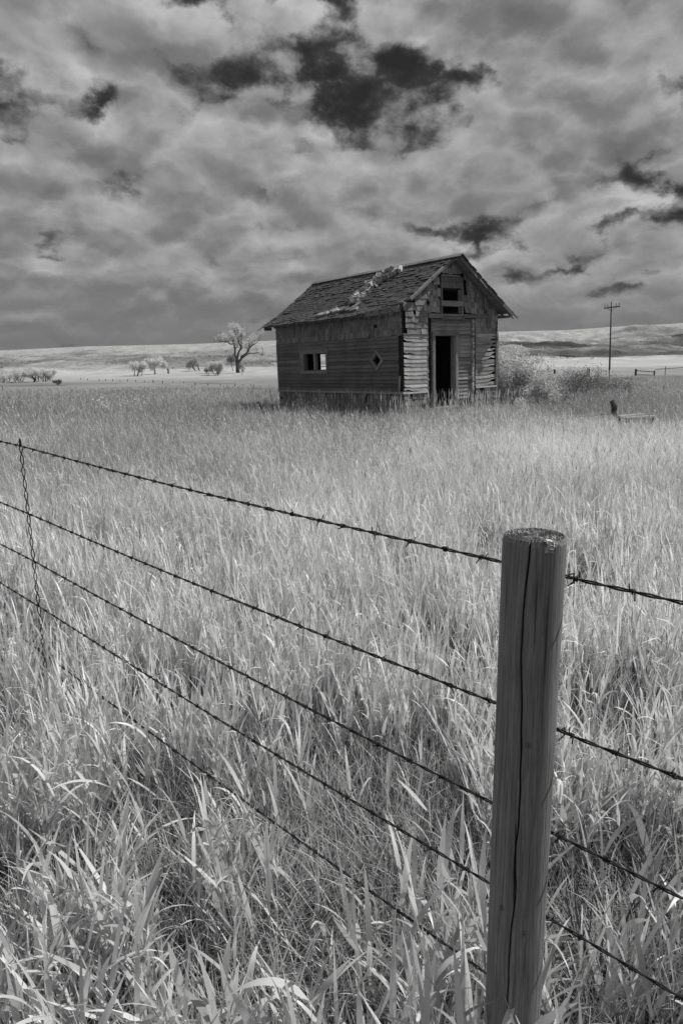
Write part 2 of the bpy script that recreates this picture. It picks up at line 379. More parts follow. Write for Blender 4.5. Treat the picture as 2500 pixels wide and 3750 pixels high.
# ------------------------------------------------------------------ the cabin (local frame: x along the gable, y along the long wall)
CW, CL = 3.43, 5.66
ZT, ZS = .845, 2.25
cab = empty('abandoned_cabin', (1.5673, 17.2628, 0), label='dark weathered wooden cabin with open doorway and collapsed bricks on its shingled roof', cat='cabin')
cab.rotation_mode = 'YXZ'; cab.rotation_euler = (-.01329, -.01837, .6465)
class Plane:
    def __init__(s, o, S_, N): s.o = Vector(o); s.S = Vector(S_); s.N = Vector(N); s.Z = Vector((0, 0, 1))
    def __call__(s, a, z, out=0.0): return s.o + s.S * a + s.Z * z + s.N * out
LONG = Plane((0, 0, 0), (0, 1, 0), (-1, 0, 0))
GABLE = Plane((0, 0, 0), (1, 0, 0), (0, -1, 0))
FAR = Plane((CW, 0, 0), (0, 1, 0), (1, 0, 0))
REAR = Plane((0, CL, 0), (1, 0, 0), (0, 1, 0))
def slab(mb, pl, s0b, s1b, s0t, s1t, z0, z1, ob, ot, th, tone):
    f = [pl(s0b, z0, ob), pl(s1b, z0, ob), pl(s1t, z1, ot), pl(s0t, z1, ot)]
    b = [pl(s0b, z0, ob - th), pl(s1b, z0, ob - th), pl(s1t, z1, ot - th), pl(s0t, z1, ot - th)]
    mb.hexa(b + f, tone)
def spans(a, b, cuts):
    out = [(a, b)]
    for c0, c1 in cuts:
        nx = []
        for p, q in out:
            if c1 <= p or c0 >= q: nx.append((p, q)); continue
            if c0 > p: nx.append((p, c0))
            if c1 < q: nx.append((c1, q))
        out = nx
    return out
def rect_cut(s0, s1, z0, z1):
    return lambda z: (s0, s1) if z0 < z < z1 else None
def diamond_cut(sc, zc, hs, hz):
    def f(z):
        k = 1 - abs(z - zc) / hz
        return (sc - hs * k, sc + hs * k) if k > 0 else None
    return f
def clap(mb, pl, s0, s1, z0, z1, n, holes=(), out=0.0, tone=(.35, .65), joints=True, wob=.004):
    h = (z1 - z0) / n
    for i in range(n):
        a, b = z0 + i * h, z0 + (i + 1) * h + .008
        tn = R_.uniform(*tone); w0, w1 = R_.uniform(-wob, wob), R_.uniform(-wob, wob)
        cb = [c(a + .004) for c in holes]; ct = [c(b - .012) for c in holes]; cm = [c((a + b) / 2) for c in holes]
        sb = spans(s0, s1, [c for c in cm if c])
        for (p, q) in sb:
            pb, qb, pt, qt = p, q, p, q
            for j, c in enumerate(cm):
                if c and holes[j].__name__ == 'f':
                    if abs(q - c[0]) < 1e-6: qb = cb[j][0] if cb[j] else q; qt = ct[j][0] if ct[j] else q
                    if abs(p - c[1]) < 1e-6: pb = cb[j][1] if cb[j] else p; pt = ct[j][1] if ct[j] else p
            cutp = [p]
            if joints and q - p > 2.4: cutp.append(p + R_.uniform(.9, q - p - .9))
            cutp.append(q)
            for k in range(len(cutp) - 1):
                l0, l1 = cutp[k], cutp[k+1] - (.004 if k < len(cutp) - 2 else 0)
                slab(mb, pl, pb if k == 0 else l0, qb if k == len(cutp) - 2 else l1, pt if k == 0 else l0, qt if k == len(cutp) - 2 else l1, a + w0, b + w1, out + .031, out + .010, .012, tn + R_.uniform(-.07, .07))
def shingles(mb, pl, s0, s1, z0, z1, n, out=0.0, inside=None, miss=.02, tone=(.2, .75), taper=0.0):
    h = (z1 - z0) / n
    for i in range(n):
        a = z0 + i * h; s = s0 - R_.uniform(0, .06)
        while s < s1:
            wd = R_.uniform(.07, .17); e = min(s + wd, s1); b_ = max(s, s0)
            if e - b_ > .02 and R_.random() > miss and (inside is None or (inside((b_ + e) / 2, a + h * .6) and inside(b_, a + h * .5) and inside(e, a + h * .5))):
                dz_ = R_.uniform(-.016, .012); lift = R_.uniform(.016, .030)
                if R_.random() < .08: lift += .02
                slab(mb, pl, b_ + .002, e - .003, b_ + .002, e - .003, a + dz_, a + h * 1.35, out + lift, out + .006, .010, R_.uniform(*tone))
            s = e + .001
def ragged(mb, pl, s0, s1, z0, z1, n, damage, side, out=0.0, tone=(.3, .9)):
    """old lap siding whose lower edges have split away towards one side"""
    h = (z1 - z0) / n
    for i in range(n):
        a, b = z0 + i * h, z0 + (i + 1) * h + .006; tn = R_.uniform(*tone); N = 14
        dm = damage * R_.choice((.2, .5, .9, 1.2)); ph = R_.uniform(0, 20); cut = R_.uniform(.25, .7)
        prev = None
        for j in range(N + 1):
            u = j / N; q = u if side > 0 else 1 - u
            e = max(0, (q - cut) / (1 - cut)) * dm * (.6 + .6 * math.sin(ph + 9 * u) ** 2) + R_.uniform(0, .06)
            e = min(e, .86); s = s0 + (s1 - s0) * u
            cur = (s, a + e * h)
            if prev:
                slab2 = [pl(prev[0], prev[1], out + .020), pl(cur[0], cur[1], out + .020), pl(cur[0], b, out + .010), pl(prev[0], b, out + .010)]
                bk = [p - pl.N * .011 for p in slab2]
                mb.hexa(bk + slab2, tn)
            prev = cur
def roof_z(x):
    x = min(x, CW - x)
    return 3.03 + (x - .2) * (4.10 - 3.03) / 1.515 if x > .2 else 3.03 + (x - .2) * (.26 / .48)

# --- long wall facing the camera's left
WIN = rect_cut(3.09, 4.40, 1.37, 2.03); WINo = rect_cut(3.14, 4.225, 1.432, 1.897)
DIA = diamond_cut(.93, 1.655, .225, .225); DIAo = diamond_cut(.93, 1.655, .165, .155)
mb = MB()
clap(mb, LONG, .125, CL - .02, ZT + .03, ZS, 14, (WIN, DIA), tone=(.28, .72), wob=.007)
wall = mb.build('wall', MT['siding'], cab)
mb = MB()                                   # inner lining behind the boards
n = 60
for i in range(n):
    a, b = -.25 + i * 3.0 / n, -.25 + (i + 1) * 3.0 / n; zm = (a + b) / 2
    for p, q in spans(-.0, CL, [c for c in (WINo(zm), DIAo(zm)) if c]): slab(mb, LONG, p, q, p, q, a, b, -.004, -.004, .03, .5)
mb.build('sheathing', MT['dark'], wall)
mb = MB()
shingles(mb, LONG, 0.0, CL, ZS - .02, 2.86, 4, .012, tone=(.25, .6))
mb.build('shingle_band', MT['shingle'], wall); mb = MB()
shingles(mb, LONG, 0.0, CL, -.2, ZT - .02, 7, .004, miss=.05, tone=(.15, .55))
mb.build('shingle_band', MT['shingle'], wall)
mb = MB()
slab(mb, LONG, -.03, CL + .02, -.03, CL + .02, ZT - .03, ZT + .03, .05, .03, .05, .62)
slab(mb, LONG, CL - .05, CL + .02, CL - .05, CL + .02, ZT + .03, ZS - .02, .030, .030, .03, .5)
slab(mb, LONG, .095, .125, .06, .125, ZT + .03, 1.25, .034, .02, .014, .95)
mb.build('water_table', MT['trim'], wall)
# window
mb = MB()
fr = [(3.05, 4.43, 1.90, 2.05, .032, .5), (3.05, 4.43, 1.345, 1.43, .036, .62), (4.225, 4.43, 1.43, 1.90, .030, .45), (3.05, 3.14, 1.43, 1.90, .030, .4), (3.02, 4.46, 2.05, 2.075, .052, .5)]
for a, b, c, d, o, tn in fr: slab(mb, LONG, a, b, a, b, c, d, o, o, o + .02, tn)
for a, b, c, d in ((4.205, 4.225, 1.432, 1.897), (3.14, 3.15, 1.432, 1.897)): slab(mb, LONG, a, b, a, b, c, d, -.004, -.004, .10, .35)
slab(mb, LONG, 3.15, 4.205, 3.15, 4.205, 1.432, 1.45, -.004, -.004, .10, .4)
win = mb.build('window', MT['trim'], cab)
mb = MB(); slab(mb, LONG, 3.655, 3.735, 3.655, 3.735, 1.45, 1.897, .020, .020, .09, .75); mb.build('mullion', MT['trim'], win)
# diamond window frame
mb = MB()
cs, cz, Ho, Hi = .945, 1.65, .268, .16
pt = [(0, 1), (1, 0), (0, -1), (-1, 0)]
for i in range(4):
    (a0, b0), (a1, b1) = pt[i], pt[(i + 1) % 4]
    O = [(cs + a0 * Ho, cz + b0 * Ho), (cs + a1 * Ho, cz + b1 * Ho), (cs + a1 * Hi, cz + b1 * Hi), (cs + a0 * Hi, cz + b0 * Hi)]
    fo = [LONG(s, z, .038) for s, z in O]; bo = [LONG(s, z, -.06) for s, z in O]
    mb.hexa(bo + fo, (.45, .55, .8, .7)[i])
tag(mb.build('diamond_window', MT['trim'], cab), label='small diamond shaped window frame')

# --- gable front
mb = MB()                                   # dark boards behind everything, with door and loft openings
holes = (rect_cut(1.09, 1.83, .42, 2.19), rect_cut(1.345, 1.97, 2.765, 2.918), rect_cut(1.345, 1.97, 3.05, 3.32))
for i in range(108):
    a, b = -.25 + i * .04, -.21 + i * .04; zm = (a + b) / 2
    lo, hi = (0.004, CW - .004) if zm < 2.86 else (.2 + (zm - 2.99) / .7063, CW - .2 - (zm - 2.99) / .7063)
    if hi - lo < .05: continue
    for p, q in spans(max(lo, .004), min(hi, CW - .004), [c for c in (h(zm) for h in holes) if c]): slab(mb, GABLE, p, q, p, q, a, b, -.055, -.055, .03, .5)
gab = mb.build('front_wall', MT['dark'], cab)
under = lambda s, z: 0 < s < CW and z < roof_z(s) - .05
mb = MB()
ragged(mb, GABLE, .035, .81, ZT + .01, ZS, 14, .55, -1, tone=(.45, .95))
tag(mb.build('split_siding', MT['front'], gab), label='pale split lap siding left of the doorway'); mb = MB()
ragged(mb, GABLE, 2.575, 3.36, ZT + .03, ZS, 14, 1.0, 1, tone=(.3, .75))
tag(mb.build('split_siding', MT['front'], gab), label='badly split lap siding at the right end of the front')
mb = MB()
door_cut = rect_cut(1.0, 1.92, .3, 2.28)
clap(mb, GABLE, .99, 2.44, .60, 2.62, 21, (door_cut,), -.035, tone=(.2, .6), joints=False)
mb.build('bay_siding', MT['front'], gab)
mb = MB()
loft = lambda s, z: under(s, z) and not (1.30 < s < 2.10 and 2.64 < z < 3.66)
mb = MB(); shingles(mb, GABLE, 0.0, .835, ZS, 2.80, 4, .008, under, tone=(.3, .85)); mb.build('shingle_panel', MT['shingle'], gab)
mb = MB(); shingles(mb, GABLE, 2.55, CW, ZS, 2.72, 3, .008, under, tone=(.3, .8)); mb.build('shingle_panel', MT['shingle'], gab)
mb = MB(); shingles(mb, GABLE, 0.0, .835, 2.80, 3.5, 5, .006, under, tone=(.3, .85), miss=.05); mb.build('shingle_panel', MT['shingle'], gab)
mb = MB(); shingles(mb, GABLE, .835, 1.70, 2.76, 4.1, 10, .006, loft, tone=(.25, .95), miss=.04); mb.build('shingle_panel', MT['shingle'], gab)
mb = MB(); shingles(mb, GABLE, 1.70, 2.6, 2.76, 4.1, 10, .006, loft, tone=(.25, .95), miss=.04); mb.build('shingle_panel', MT['shingle'], gab)
mb = MB(); shingles(mb, GABLE, 2.6, CW, 2.72, 3.6, 6, .006, under, tone=(.2, .7), miss=.05); mb.build('shingle_panel', MT['shingle'], gab)
mb = MB(); shingles(mb, GABLE, 0.0, .84, -.2, ZT - .02, 7, .004, miss=.04, tone=(.2, .7)); mb.build('shingle_panel', MT['shingle'], gab)
mb = MB(); shingles(mb, GABLE, 2.56, CW, -.2, ZT, 7, .004, miss=.1, tone=(.2, .7)); mb.build('shingle_panel', MT['shingle'], gab)
mb = MB()                                   # trim of the front
mb = MB(); slab(mb, GABLE, -.03, .82, -.03, .80, ZT - .03, ZT + .012, .048, .03, .05, .8); mb.build('trim_board', MT['trim'], gab)
mb = MB(); slab(mb, GABLE, 2.58, 3.40, 2.58, 3.40, ZT - .01, ZT + .03, .05, .03, .06, .75); mb.build('trim_board', MT['trim'], gab)
mb = MB(); slab(mb, GABLE, 3.365, 3.45, 3.37, 3.455, .6, ZS + .02, .034, .034, .05, .5); mb.build('trim_board', MT['trim'], gab)
mb = MB(); slab(mb, GABLE, .004, .82, .004, .82, ZS - .012, ZS + .008, .03, .03, .03, .75); mb.build('trim_board', MT['trim'], gab)
mb = MB(); slab(mb, GABLE, .85, 1.32, .85, 1.32, 2.63, 2.735, .05, .05, .09, .6); mb.build('trim_board', MT['trim'], gab)
mb = MB(); slab(mb, GABLE, 1.325, 2.16, 1.325, 2.16, 2.60, 2.69, .02, .02, .05, .45); mb.build('trim_board', MT['trim'], gab)
mb = MB(); slab(mb, GABLE, 2.1, 2.98, 2.1, 2.98, 2.64, 2.73, .046, .046, .09, .35); mb.build('trim_board', MT['trim'], gab)
mb = MB(); slab(mb, GABLE, 2.545, 2.57, 2.545, 2.57, .9, 2.6, .0, .0, .04, .15); mb.build('trim_board', MT['trim'], gab)
mb = MB()
for z in np.arange(.5, 2.6, .045):
    wd = R_.uniform(.045, .085)
    slab(mb, GABLE, 2.445, 2.445 + wd, 2.445, 2.445 + wd, z, z + .046, .03, .03, .05, R_.uniform(.2, 1.0))
tag(mb.build('corner_post', MT['peel'], gab), label='vertical post with flaking pale paint right of the doorway'); mb = MB()
for z in np.arange(.8, 2.25, .045):
    wd = R_.uniform(.015, .055)
    slab(mb, GABLE, .812, .812 + wd, .812, .812 + wd, z, z + .046, .02, .02, .03, R_.uniform(.2, .9))
tag(mb.build('corner_post', MT['peel'], gab), label='narrow strip with flaking pale paint left of the doorway')
# doorway
mb = MB()
slab(mb, GABLE, 1.005, 1.092, 1.01, 1.095, .36, 2.20, .022, .022, .16, .6)
slab(mb, GABLE, 1.832, 1.918, 1.83, 1.914, .40, 2.20, .022, .022, .16, .75)
slab(mb, GABLE, .99, 1.935, .99, 1.935, 2.20, 2.29, .03, .03, .18, .45)
slab(mb, GABLE, 1.092, 1.11, 1.095, 1.112, .44, 2.20, -.02, -.02, .12, .5)
slab(mb, GABLE, 1.80, 1.832, 1.80, 1.83, .44, 2.20, -.02, -.02, .12, .75)
door = mb.build('door_frame', MT['trim'], cab)
mb = MB(); slab(mb, GABLE, 1.02, 1.9, 1.02, 1.9, .38, .425, .10, .10, .22, .9); mb.build('threshold', MT['trim'], door)
# loft window
mb = MB()
slab(mb, GABLE, 1.305, 1.348, 1.305, 1.348, 2.69, 3.36, .03, .03, .08, .4)
slab(mb, GABLE, 2.04, 2.10, 2.04, 2.10, 2.69, 3.36, .03, .03, .08, .45)
slab(mb, GABLE, 1.97, 2.04, 1.97, 2.04, 2.76, 3.33, -.01, -.01, .06, .45)
slab(mb, GABLE, 1.30, 2.11, 1.30, 2.11, 2.92, 3.05, .045, .040, .06, .7)
slab(mb, GABLE, 1.305, 2.10, 1.305, 2.10, 3.36, 3.50, .025, .018, .05, .35)
slab(mb, GABLE, 1.31, 2.09, 1.31, 2.09, 3.505, 3.64, .022, .018, .05, .3)
slab(mb, GABLE, 1.30, 1.96, 1.30, 1.96, 3.643, 3.672, .045, .045, .05, .85)
slab(mb, GABLE, 1.30, 2.05, 1.30, 2.05, 2.690, 2.725, .055, .05, .07, .8)
tag(mb.build('loft_window', MT['trim'], cab), label='boarded loft opening in the gable')

# --- far and rear walls
mb = MB()
clap(mb, FAR, 0, CL, ZT, 2.8, 19, (), 0, joints=False)
slab(mb, FAR, 0, CL, 0, CL, -.25, ZT, .01, .01, .03, .5); slab(mb, FAR, .02, CL - .02, .02, CL - .02, -.25, 2.86, -.005, -.005, .03, .4)
mb.build('far_wall', MT['siding'], cab)
RW = rect_cut(1.575, 2.25, 1.30, 1.93)
mb = MB()
for i in range(110):
    a, b = -.25 + i * .04, -.21 + i * .04; zm = (a + b) / 2
    lo, hi = (0, CW) if zm < 2.86 else (.2 + (zm - 2.99) / .7063, CW - .2 - (zm - 2.99) / .7063)
    if hi - lo < .05: continue
    for p, q in spans(max(lo, 0), min(hi, CW), [c for c in (RW(zm),) if c]): slab(mb, REAR, p, q, p, q, a, b, 0, -.004, .04, R_.uniform(.3, .6))
slab(mb, REAR, 1.575, 2.25, 1.575, 2.25, 1.50, 1.525, -.01, -.01, .03, .4)
mb.build('rear_wall', MT['siding'], cab)
mb = MB(); mb.box((CW / 2, CL / 2, .36), (CW - .1, CL - .1, .06), tone=.6); mb.build('floor_deck', MT['dark'], cab)

# --- roof
def roof_pt(u, y, side, lift=0.0):
    """u: metres up the slope from the eave; side 0 = left slope"""
    L1 = math.hypot(.48, .26); L2 = math.hypot(1.515, 1.07)
    if u < L1: x, z = -.28 + .48 * u / L1, 2.77 + .26 * u / L1; nx, nz = -.26 / L1, .48 / L1
    else: q = (u - L1) / L2; x, z = .2 + 1.515 * q, 3.03 + 1.07 * q; nx, nz = -1.07 / L2, 1.515 / L2
    x += nx * lift; z += nz * lift
    return Vector((x if side == 0 else CW - x, y, z))
L1 = math.hypot(.48, .26); RL = L1 + math.hypot(1.515, 1.07)
def front_edge(u, side):
    if side == 1: return -.34 + (.05 if u < .5 else 0)
    if u > RL - .35: return -.34 + (RL - u) / .35 * .24
    if u > L1 + .02: return -.06 - .04 * math.sin(u * 5) * .5
    return .02 + (L1 + .02 - u) / (L1 + .02) * 1.15
roof = None
for side in (0, 1):
    mb = MB()                               # decking
    us = list(np.linspace(0.015, RL, 24))
    for a, b in zip(us[:-1], us[1:]):
        y0a, y0b = front_edge(a, side) + .03, front_edge(b, side) + .03
        P = [roof_pt(a, y0a, side, -.03), roof_pt(a, 5.97, side, -.03), roof_pt(b, 5.97, side, -.03), roof_pt(b, y0b, side, -.03)]
        Q = [roof_pt(a, y0a, side, 0), roof_pt(a, 5.97, side, 0), roof_pt(b, 5.97, side, 0), roof_pt(b, y0b, side, 0)]
        mb.hexa(P + Q, R_.uniform(.3, .6))
    if roof is None: roof = mb.build('roof', MT['trim'], cab)
    else: mb.build('decking', MT['trim'], roof)
    mb = MB(); n = 20; h = (RL + .03) / n
    for i in range(n):
        u0 = -.03 + i * h; fe = front_edge(max(u0 + h * .5, 0), side); y = fe - R_.uniform(0, .05)
        while y < 5.99:
            wd = R_.uniform(.07, .17); e = min(y + wd, 6.0)
            if R_.random() > .012:
                uu = u0 + R_.uniform(-.022, .018)
                lift = R_.uniform(.016, .024) + (R_.uniform(.006, .022) if fbm(np.array([y * 2.2]), np.array([u0 * 4.0]), 2, 13 + side)[0] > .56 else 0)
                lift2 = lift + R_.uniform(-.006, .006)
                top = min(u0 + h * 1.5, RL); ym = y + .002; yn = e - .003
                if side == 0 and u0 < L1 and y < fe + .25: uu += R_.uniform(-.03, .05); lift += .015
                p = [roof_pt(uu, ym, side, lift), roof_pt(uu, yn, side, lift2), roof_pt(top, yn, side, .012), roof_pt(top, ym, side, .012)]
                q = [roof_pt(uu, ym, side, lift - .010), roof_pt(uu, yn, side, lift2 - .010), roof_pt(top, yn, side, .003), roof_pt(top, ym, side, .003)]
                mb.hexa(q + p, R_.uniform(.25, .75))
            y = e + R_.uniform(0, .002)
    mb.build('roof_shingles', MT['roofsh'], roof)
mb = MB()
for side in (0, 1):
    y = -.36
    while y < 6.0:
        e = min(y + R_.uniform(.5, 1.3), 6.02)
        mb.hexa([roof_pt(RL - .10, y, side, .03), roof_pt(RL - .10, e - .01, side, .03), roof_pt(RL + .02, e - .01, side, .03), roof_pt(RL + .02, y, side, .03),
                 roof_pt(RL - .10, y, side, .055), roof_pt(RL - .10, e - .01, side, .055), roof_pt(RL + .02, e - .01, side, .055), roof_pt(RL + .02, y, side, .055)], R_.uniform(.35, .6))
        y = e
mb.build('ridge_cap', MT['trim'], roof)
tails = []
for k, y in enumerate(np.arange(.22, 5.9, .405)):
    mb = MB()
    for a, b in ((.45, -.24),):
        P0 = roof_pt(L1 + .25, y, 0, -.075); P1 = roof_pt(.05, y, 0, -.085)
        mb.beam(P0, P1, .085, .045, Vector((0, 0, 1)), R_.uniform(.35, .7))
    mb.build('rafter_tail', MT['trim'], roof)
mb = MB()                                   # eave boards, torn front corner, right-hand rake
for s0, s1 in ((1.15, 2.4), (2.41, 4.2), (4.21, 5.98)):
    a, b = roof_pt(.02, s0, 0, -.035), roof_pt(.02, s1, 0, -.035); mb.beam(a, b, .05, .02, Vector((.8, 0, -.4)), .45)
mb.beam(roof_pt(.10, .62, 0, -.02), roof_pt(.06, 1.18, 0, -.03), .12, .03, Vector((0, 0, 1)), .5)
mb.beam(roof_pt(.22, .02, 0, -.03), roof_pt(.17, .60, 0, -.03), .15, .035, Vector((0, 0, 1)), .55)
mb.beam(roof_pt(.20, .30, 0, .035), roof_pt(.08, .98, 0, .03), .05, .02, Vector((.8, 0, -.4)), 1.0)
mb.beam(roof_pt(.40, -.02, 0, .03), roof_pt(.30, .34, 0, .035), .07, .02, Vector((.8, 0, -.4)), .95)
mb.beam(roof_pt(L1 + .05, -.07, 0, .03), roof_pt(RL - .5, -.10, 0, .035), .035, .02, Vector((.5, 0, .6)), 1.0)
mb.beam(roof_pt(L1 + .02, -.10, 0, .0), roof_pt(RL - .2, -.12, 0, .0), .05, .02, Vector((.5, 0, .6)), .5)
mb.beam(roof_pt(.0, -.31, 1, -.06), roof_pt(RL - .02, -.31, 1, -.06), .10, .04, Vector((0, 0, 1)), .3)
mb.beam(roof_pt(.05, -.02, 1, -.06), roof_pt(RL - .05, -.03, 1, -.06), .09, .04, Vector((0, 0, 1)), .3)
mb.beam(roof_pt(RL * .52, -.36, 1, -.10), roof_pt(RL * .66, -.36, 1, -.08), .022, .02, Vector((0, 0, 1)), 1.0)  # thin pale strips added along the rake as painted highlights
mb.beam(roof_pt(RL * .70, -.35, 1, -.10), roof_pt(RL * .83, -.35, 1, -.08), .02, .02, Vector((0, 0, 1)), .9)
for y in (-.3, -.16):
    mb.beam(roof_pt(.03, y, 1, -.02), roof_pt(-.22, y - .02, 1, -.04), .05, .018, Vector((0, 1, 0)), .6)
mb.beam(roof_pt(.0, -.25, 1, -.11), roof_pt(.0, .2, 1, -.11), .06, .05, Vector((0, 0, 1)), .3)
mb.beam(Vector((CW + .02, -.02, 2.69)), Vector((CW + .28, -.02, 2.69)), .06, .05, Vector((0, 0, 1)), .4)
mb.beam(Vector((-.02, 5.9, 2.70)), Vector((-.27, 5.9, 2.70)), .09, .04, Vector((0, 0, 1)), .4)
mb.beam(roof_pt(.02, 5.96, 0, .0), roof_pt(-.20, 6.05, 0, -.02), .03, .015, Vector((0, 1, 0)), .5)
mb.build('eave_boards', MT['trim'], roof)

# --- bricks of the fallen chimney, each a thing of its own
Mcab = Matrix.Translation(cab.location) @ cab.rotation_euler.to_matrix().to_4x4()
BM = []
for k in range(6):
    mb = MB(); mb.box((0, 0, 0), (.235 if k < 4 else .14, .115, .078), None, (.15, .4, .65, .95, .3, .8)[k], .009); BM.append(mb.mesh('brick', MT['brick']))
PATH = [(1.50, 1.72), (1.42, 1.98), (1.22, 2.17), (.97, 2.20), (.65, 2.21), (.39, 2.20), (.13, 2.16)]
def path_pt(t):
    k = min(int(t), len(PATH) - 2); f = t - k
    return Vector(PATH[k]).lerp(Vector(PATH[k+1]), f)
def put_brick(x, y, lift, frame, nrm_tilt=0.0):
    z = roof_z(x); sl = -.7063 if x > .2 else -.5417
    nrm = Vector((sl, 0, 1)).normalized()
    pos = Vector((x, y, z)) + nrm * (.045 + lift)
    o = link('brick', R_.choice(BM))
    o.matrix_world = Mcab @ (Matrix.Translation(pos) @ frame.to_4x4())
    tag(o, 'loose pale brick of the fallen chimney lying down the left roof slope', 'brick', 'bricks of the fallen chimney')
def frame_at(t, yaw, roll, pitch):
    a, b = path_pt(max(t - .05, 0)), path_pt(t + .05); d = b - a
    sl = .7063 if path_pt(t).x > .2 else .5417
    dv = Vector((d.x, d.y, d.x * sl)).normalized(); nv = Vector((-sl, 0, 1)).normalized(); sv = nv.cross(dv).normalized(); nv = dv.cross(sv)
    m = Matrix((dv, sv, nv)).transposed()
    return m @ Matrix.Rotation(yaw, 3, 'Z') @ Matrix.Rotation(roll, 3, 'X') @ Matrix.Rotation(pitch, 3, 'Y')
HP = math.pi / 2
for k in range(34):
    t = .05 + k * .16; p = path_pt(t)
    if t > 5.2: break
    loose = .20 + .06 * t
    q = p + Vector((0, -.10))
    put_brick(q.x, q.y, .03, frame_at(t, HP + R_.gauss(0, loose), R_.gauss(HP, .3), R_.gauss(0, .16)))
    q = p + Vector((R_.gauss(0, .02), .15))
    put_brick(q.x, q.y, .01, frame_at(t, HP + R_.gauss(0, loose * 2), R_.gauss(0.2, .25), R_.gauss(0, .12)))
    if k % 2 and t < 4.6:
        q = p + Vector((R_.gauss(0, .03), .36 + R_.gauss(0, .03)))
        put_brick(q.x, q.y, .0, frame_at(t, R_.gauss(HP, .5), R_.gauss(0, .2), R_.gauss(0, .1)))
    if R_.random() < .4:
        q = p + Vector((R_.gauss(0, .03), R_.uniform(-.05, .1)))
        put_brick(q.x, q.y, .09 + R_.uniform(0, .03), frame_at(t, R_.gauss(HP, .6), R_.gauss(0, .4), R_.gauss(0, .2)))
for (x, y, yw) in ((.10, 2.30, .3), (.12, 2.48, .2), (.06, 2.66, .15), (.10, 2.82, .5), (-.02, 3.02, .2), (-.06, 3.16, .3), (.03, 2.02, .1), (.02, 1.84, .2), (.2, 1.95, .9), (.3, 1.98, .4), (1.35, 2.5, 1.), (1.55, 2.2, .3)):
    t = 5.5 if x < .3 else 1.0
    put_brick(x, y, -.005, frame_at(t, HP + yw, R_.gauss(0, .15), R_.gauss(0, .1)))

# ------------------------------------------------------------------ barbed wire fence in front
fence = empty('barbed_wire_fence', (.40, 1.40, gz(.4, 1.4)), label='barbed wire fence with thick round wooden post across the foreground grass', cat='fence')
FO = fence.location.copy()
def mat_post():
    mt = bpy.data.materials.new('cracked_post_wood'); mt.use_nodes = True; m = NT(mt.node_tree)
    co = m.n('ShaderNodeTexCoord').outputs['Object']
    n1 = m.noise(m.v('MULTIPLY', co, (1, 1, .035)), 260, 6, .65)
    n2 = m.noise(m.v('MULTIPLY', co, (1, 1, .2)), 22, 5, .6)
    n3 = m.noise(co, 5, 4, .55)
    at_ = m.n('ShaderNodeAttribute', attribute_name='tone').outputs['Fac']
    g = m.m('ADD', .21, m.m('MULTIPLY', m.m('SUBTRACT', n1, .5), .42))
    g = m.m('ADD', g, m.m('MULTIPLY', m.m('SUBTRACT', n2, .5), .11))
    g = m.m('ADD', g, m.m('MULTIPLY', m.m('SUBTRACT', n3, .5), .12))
    line = m.ramp(m.noise(m.v('MULTIPLY', co, (1, 1, .02)), 120, 3, .5, .3), .30, .38, .45, 1)
    g = m.m('MULTIPLY', m.m('MULTIPLY', g, line), m.m('MULTIPLY', at_, 2))
    bs = m.n('ShaderNodeBsdfPrincipled'); m.put(bs.inputs['Base Color'], grey(m, m.m('MAXIMUM', g, .012))); bs.inputs['Roughness'].default_value = .85
    bs.inputs['Specular IOR Level'].default_value = .2
    b = m.n('ShaderNodeBump'); b.inputs['Strength'].default_value = .5; b.inputs['Distance'].default_value = .003
    m.put(b.inputs['Height'], m.m('ADD', n1, m.m('MULTIPLY', line, .6))); m.put(bs.inputs['Normal'], b.outputs[0])
    m.put(m.n('ShaderNodeOutputMaterial').inputs[0], bs.outputs[0])
    return mt
MT['post'] = mat_post()
PR, PT = .0648, 1.2444 - FO.z
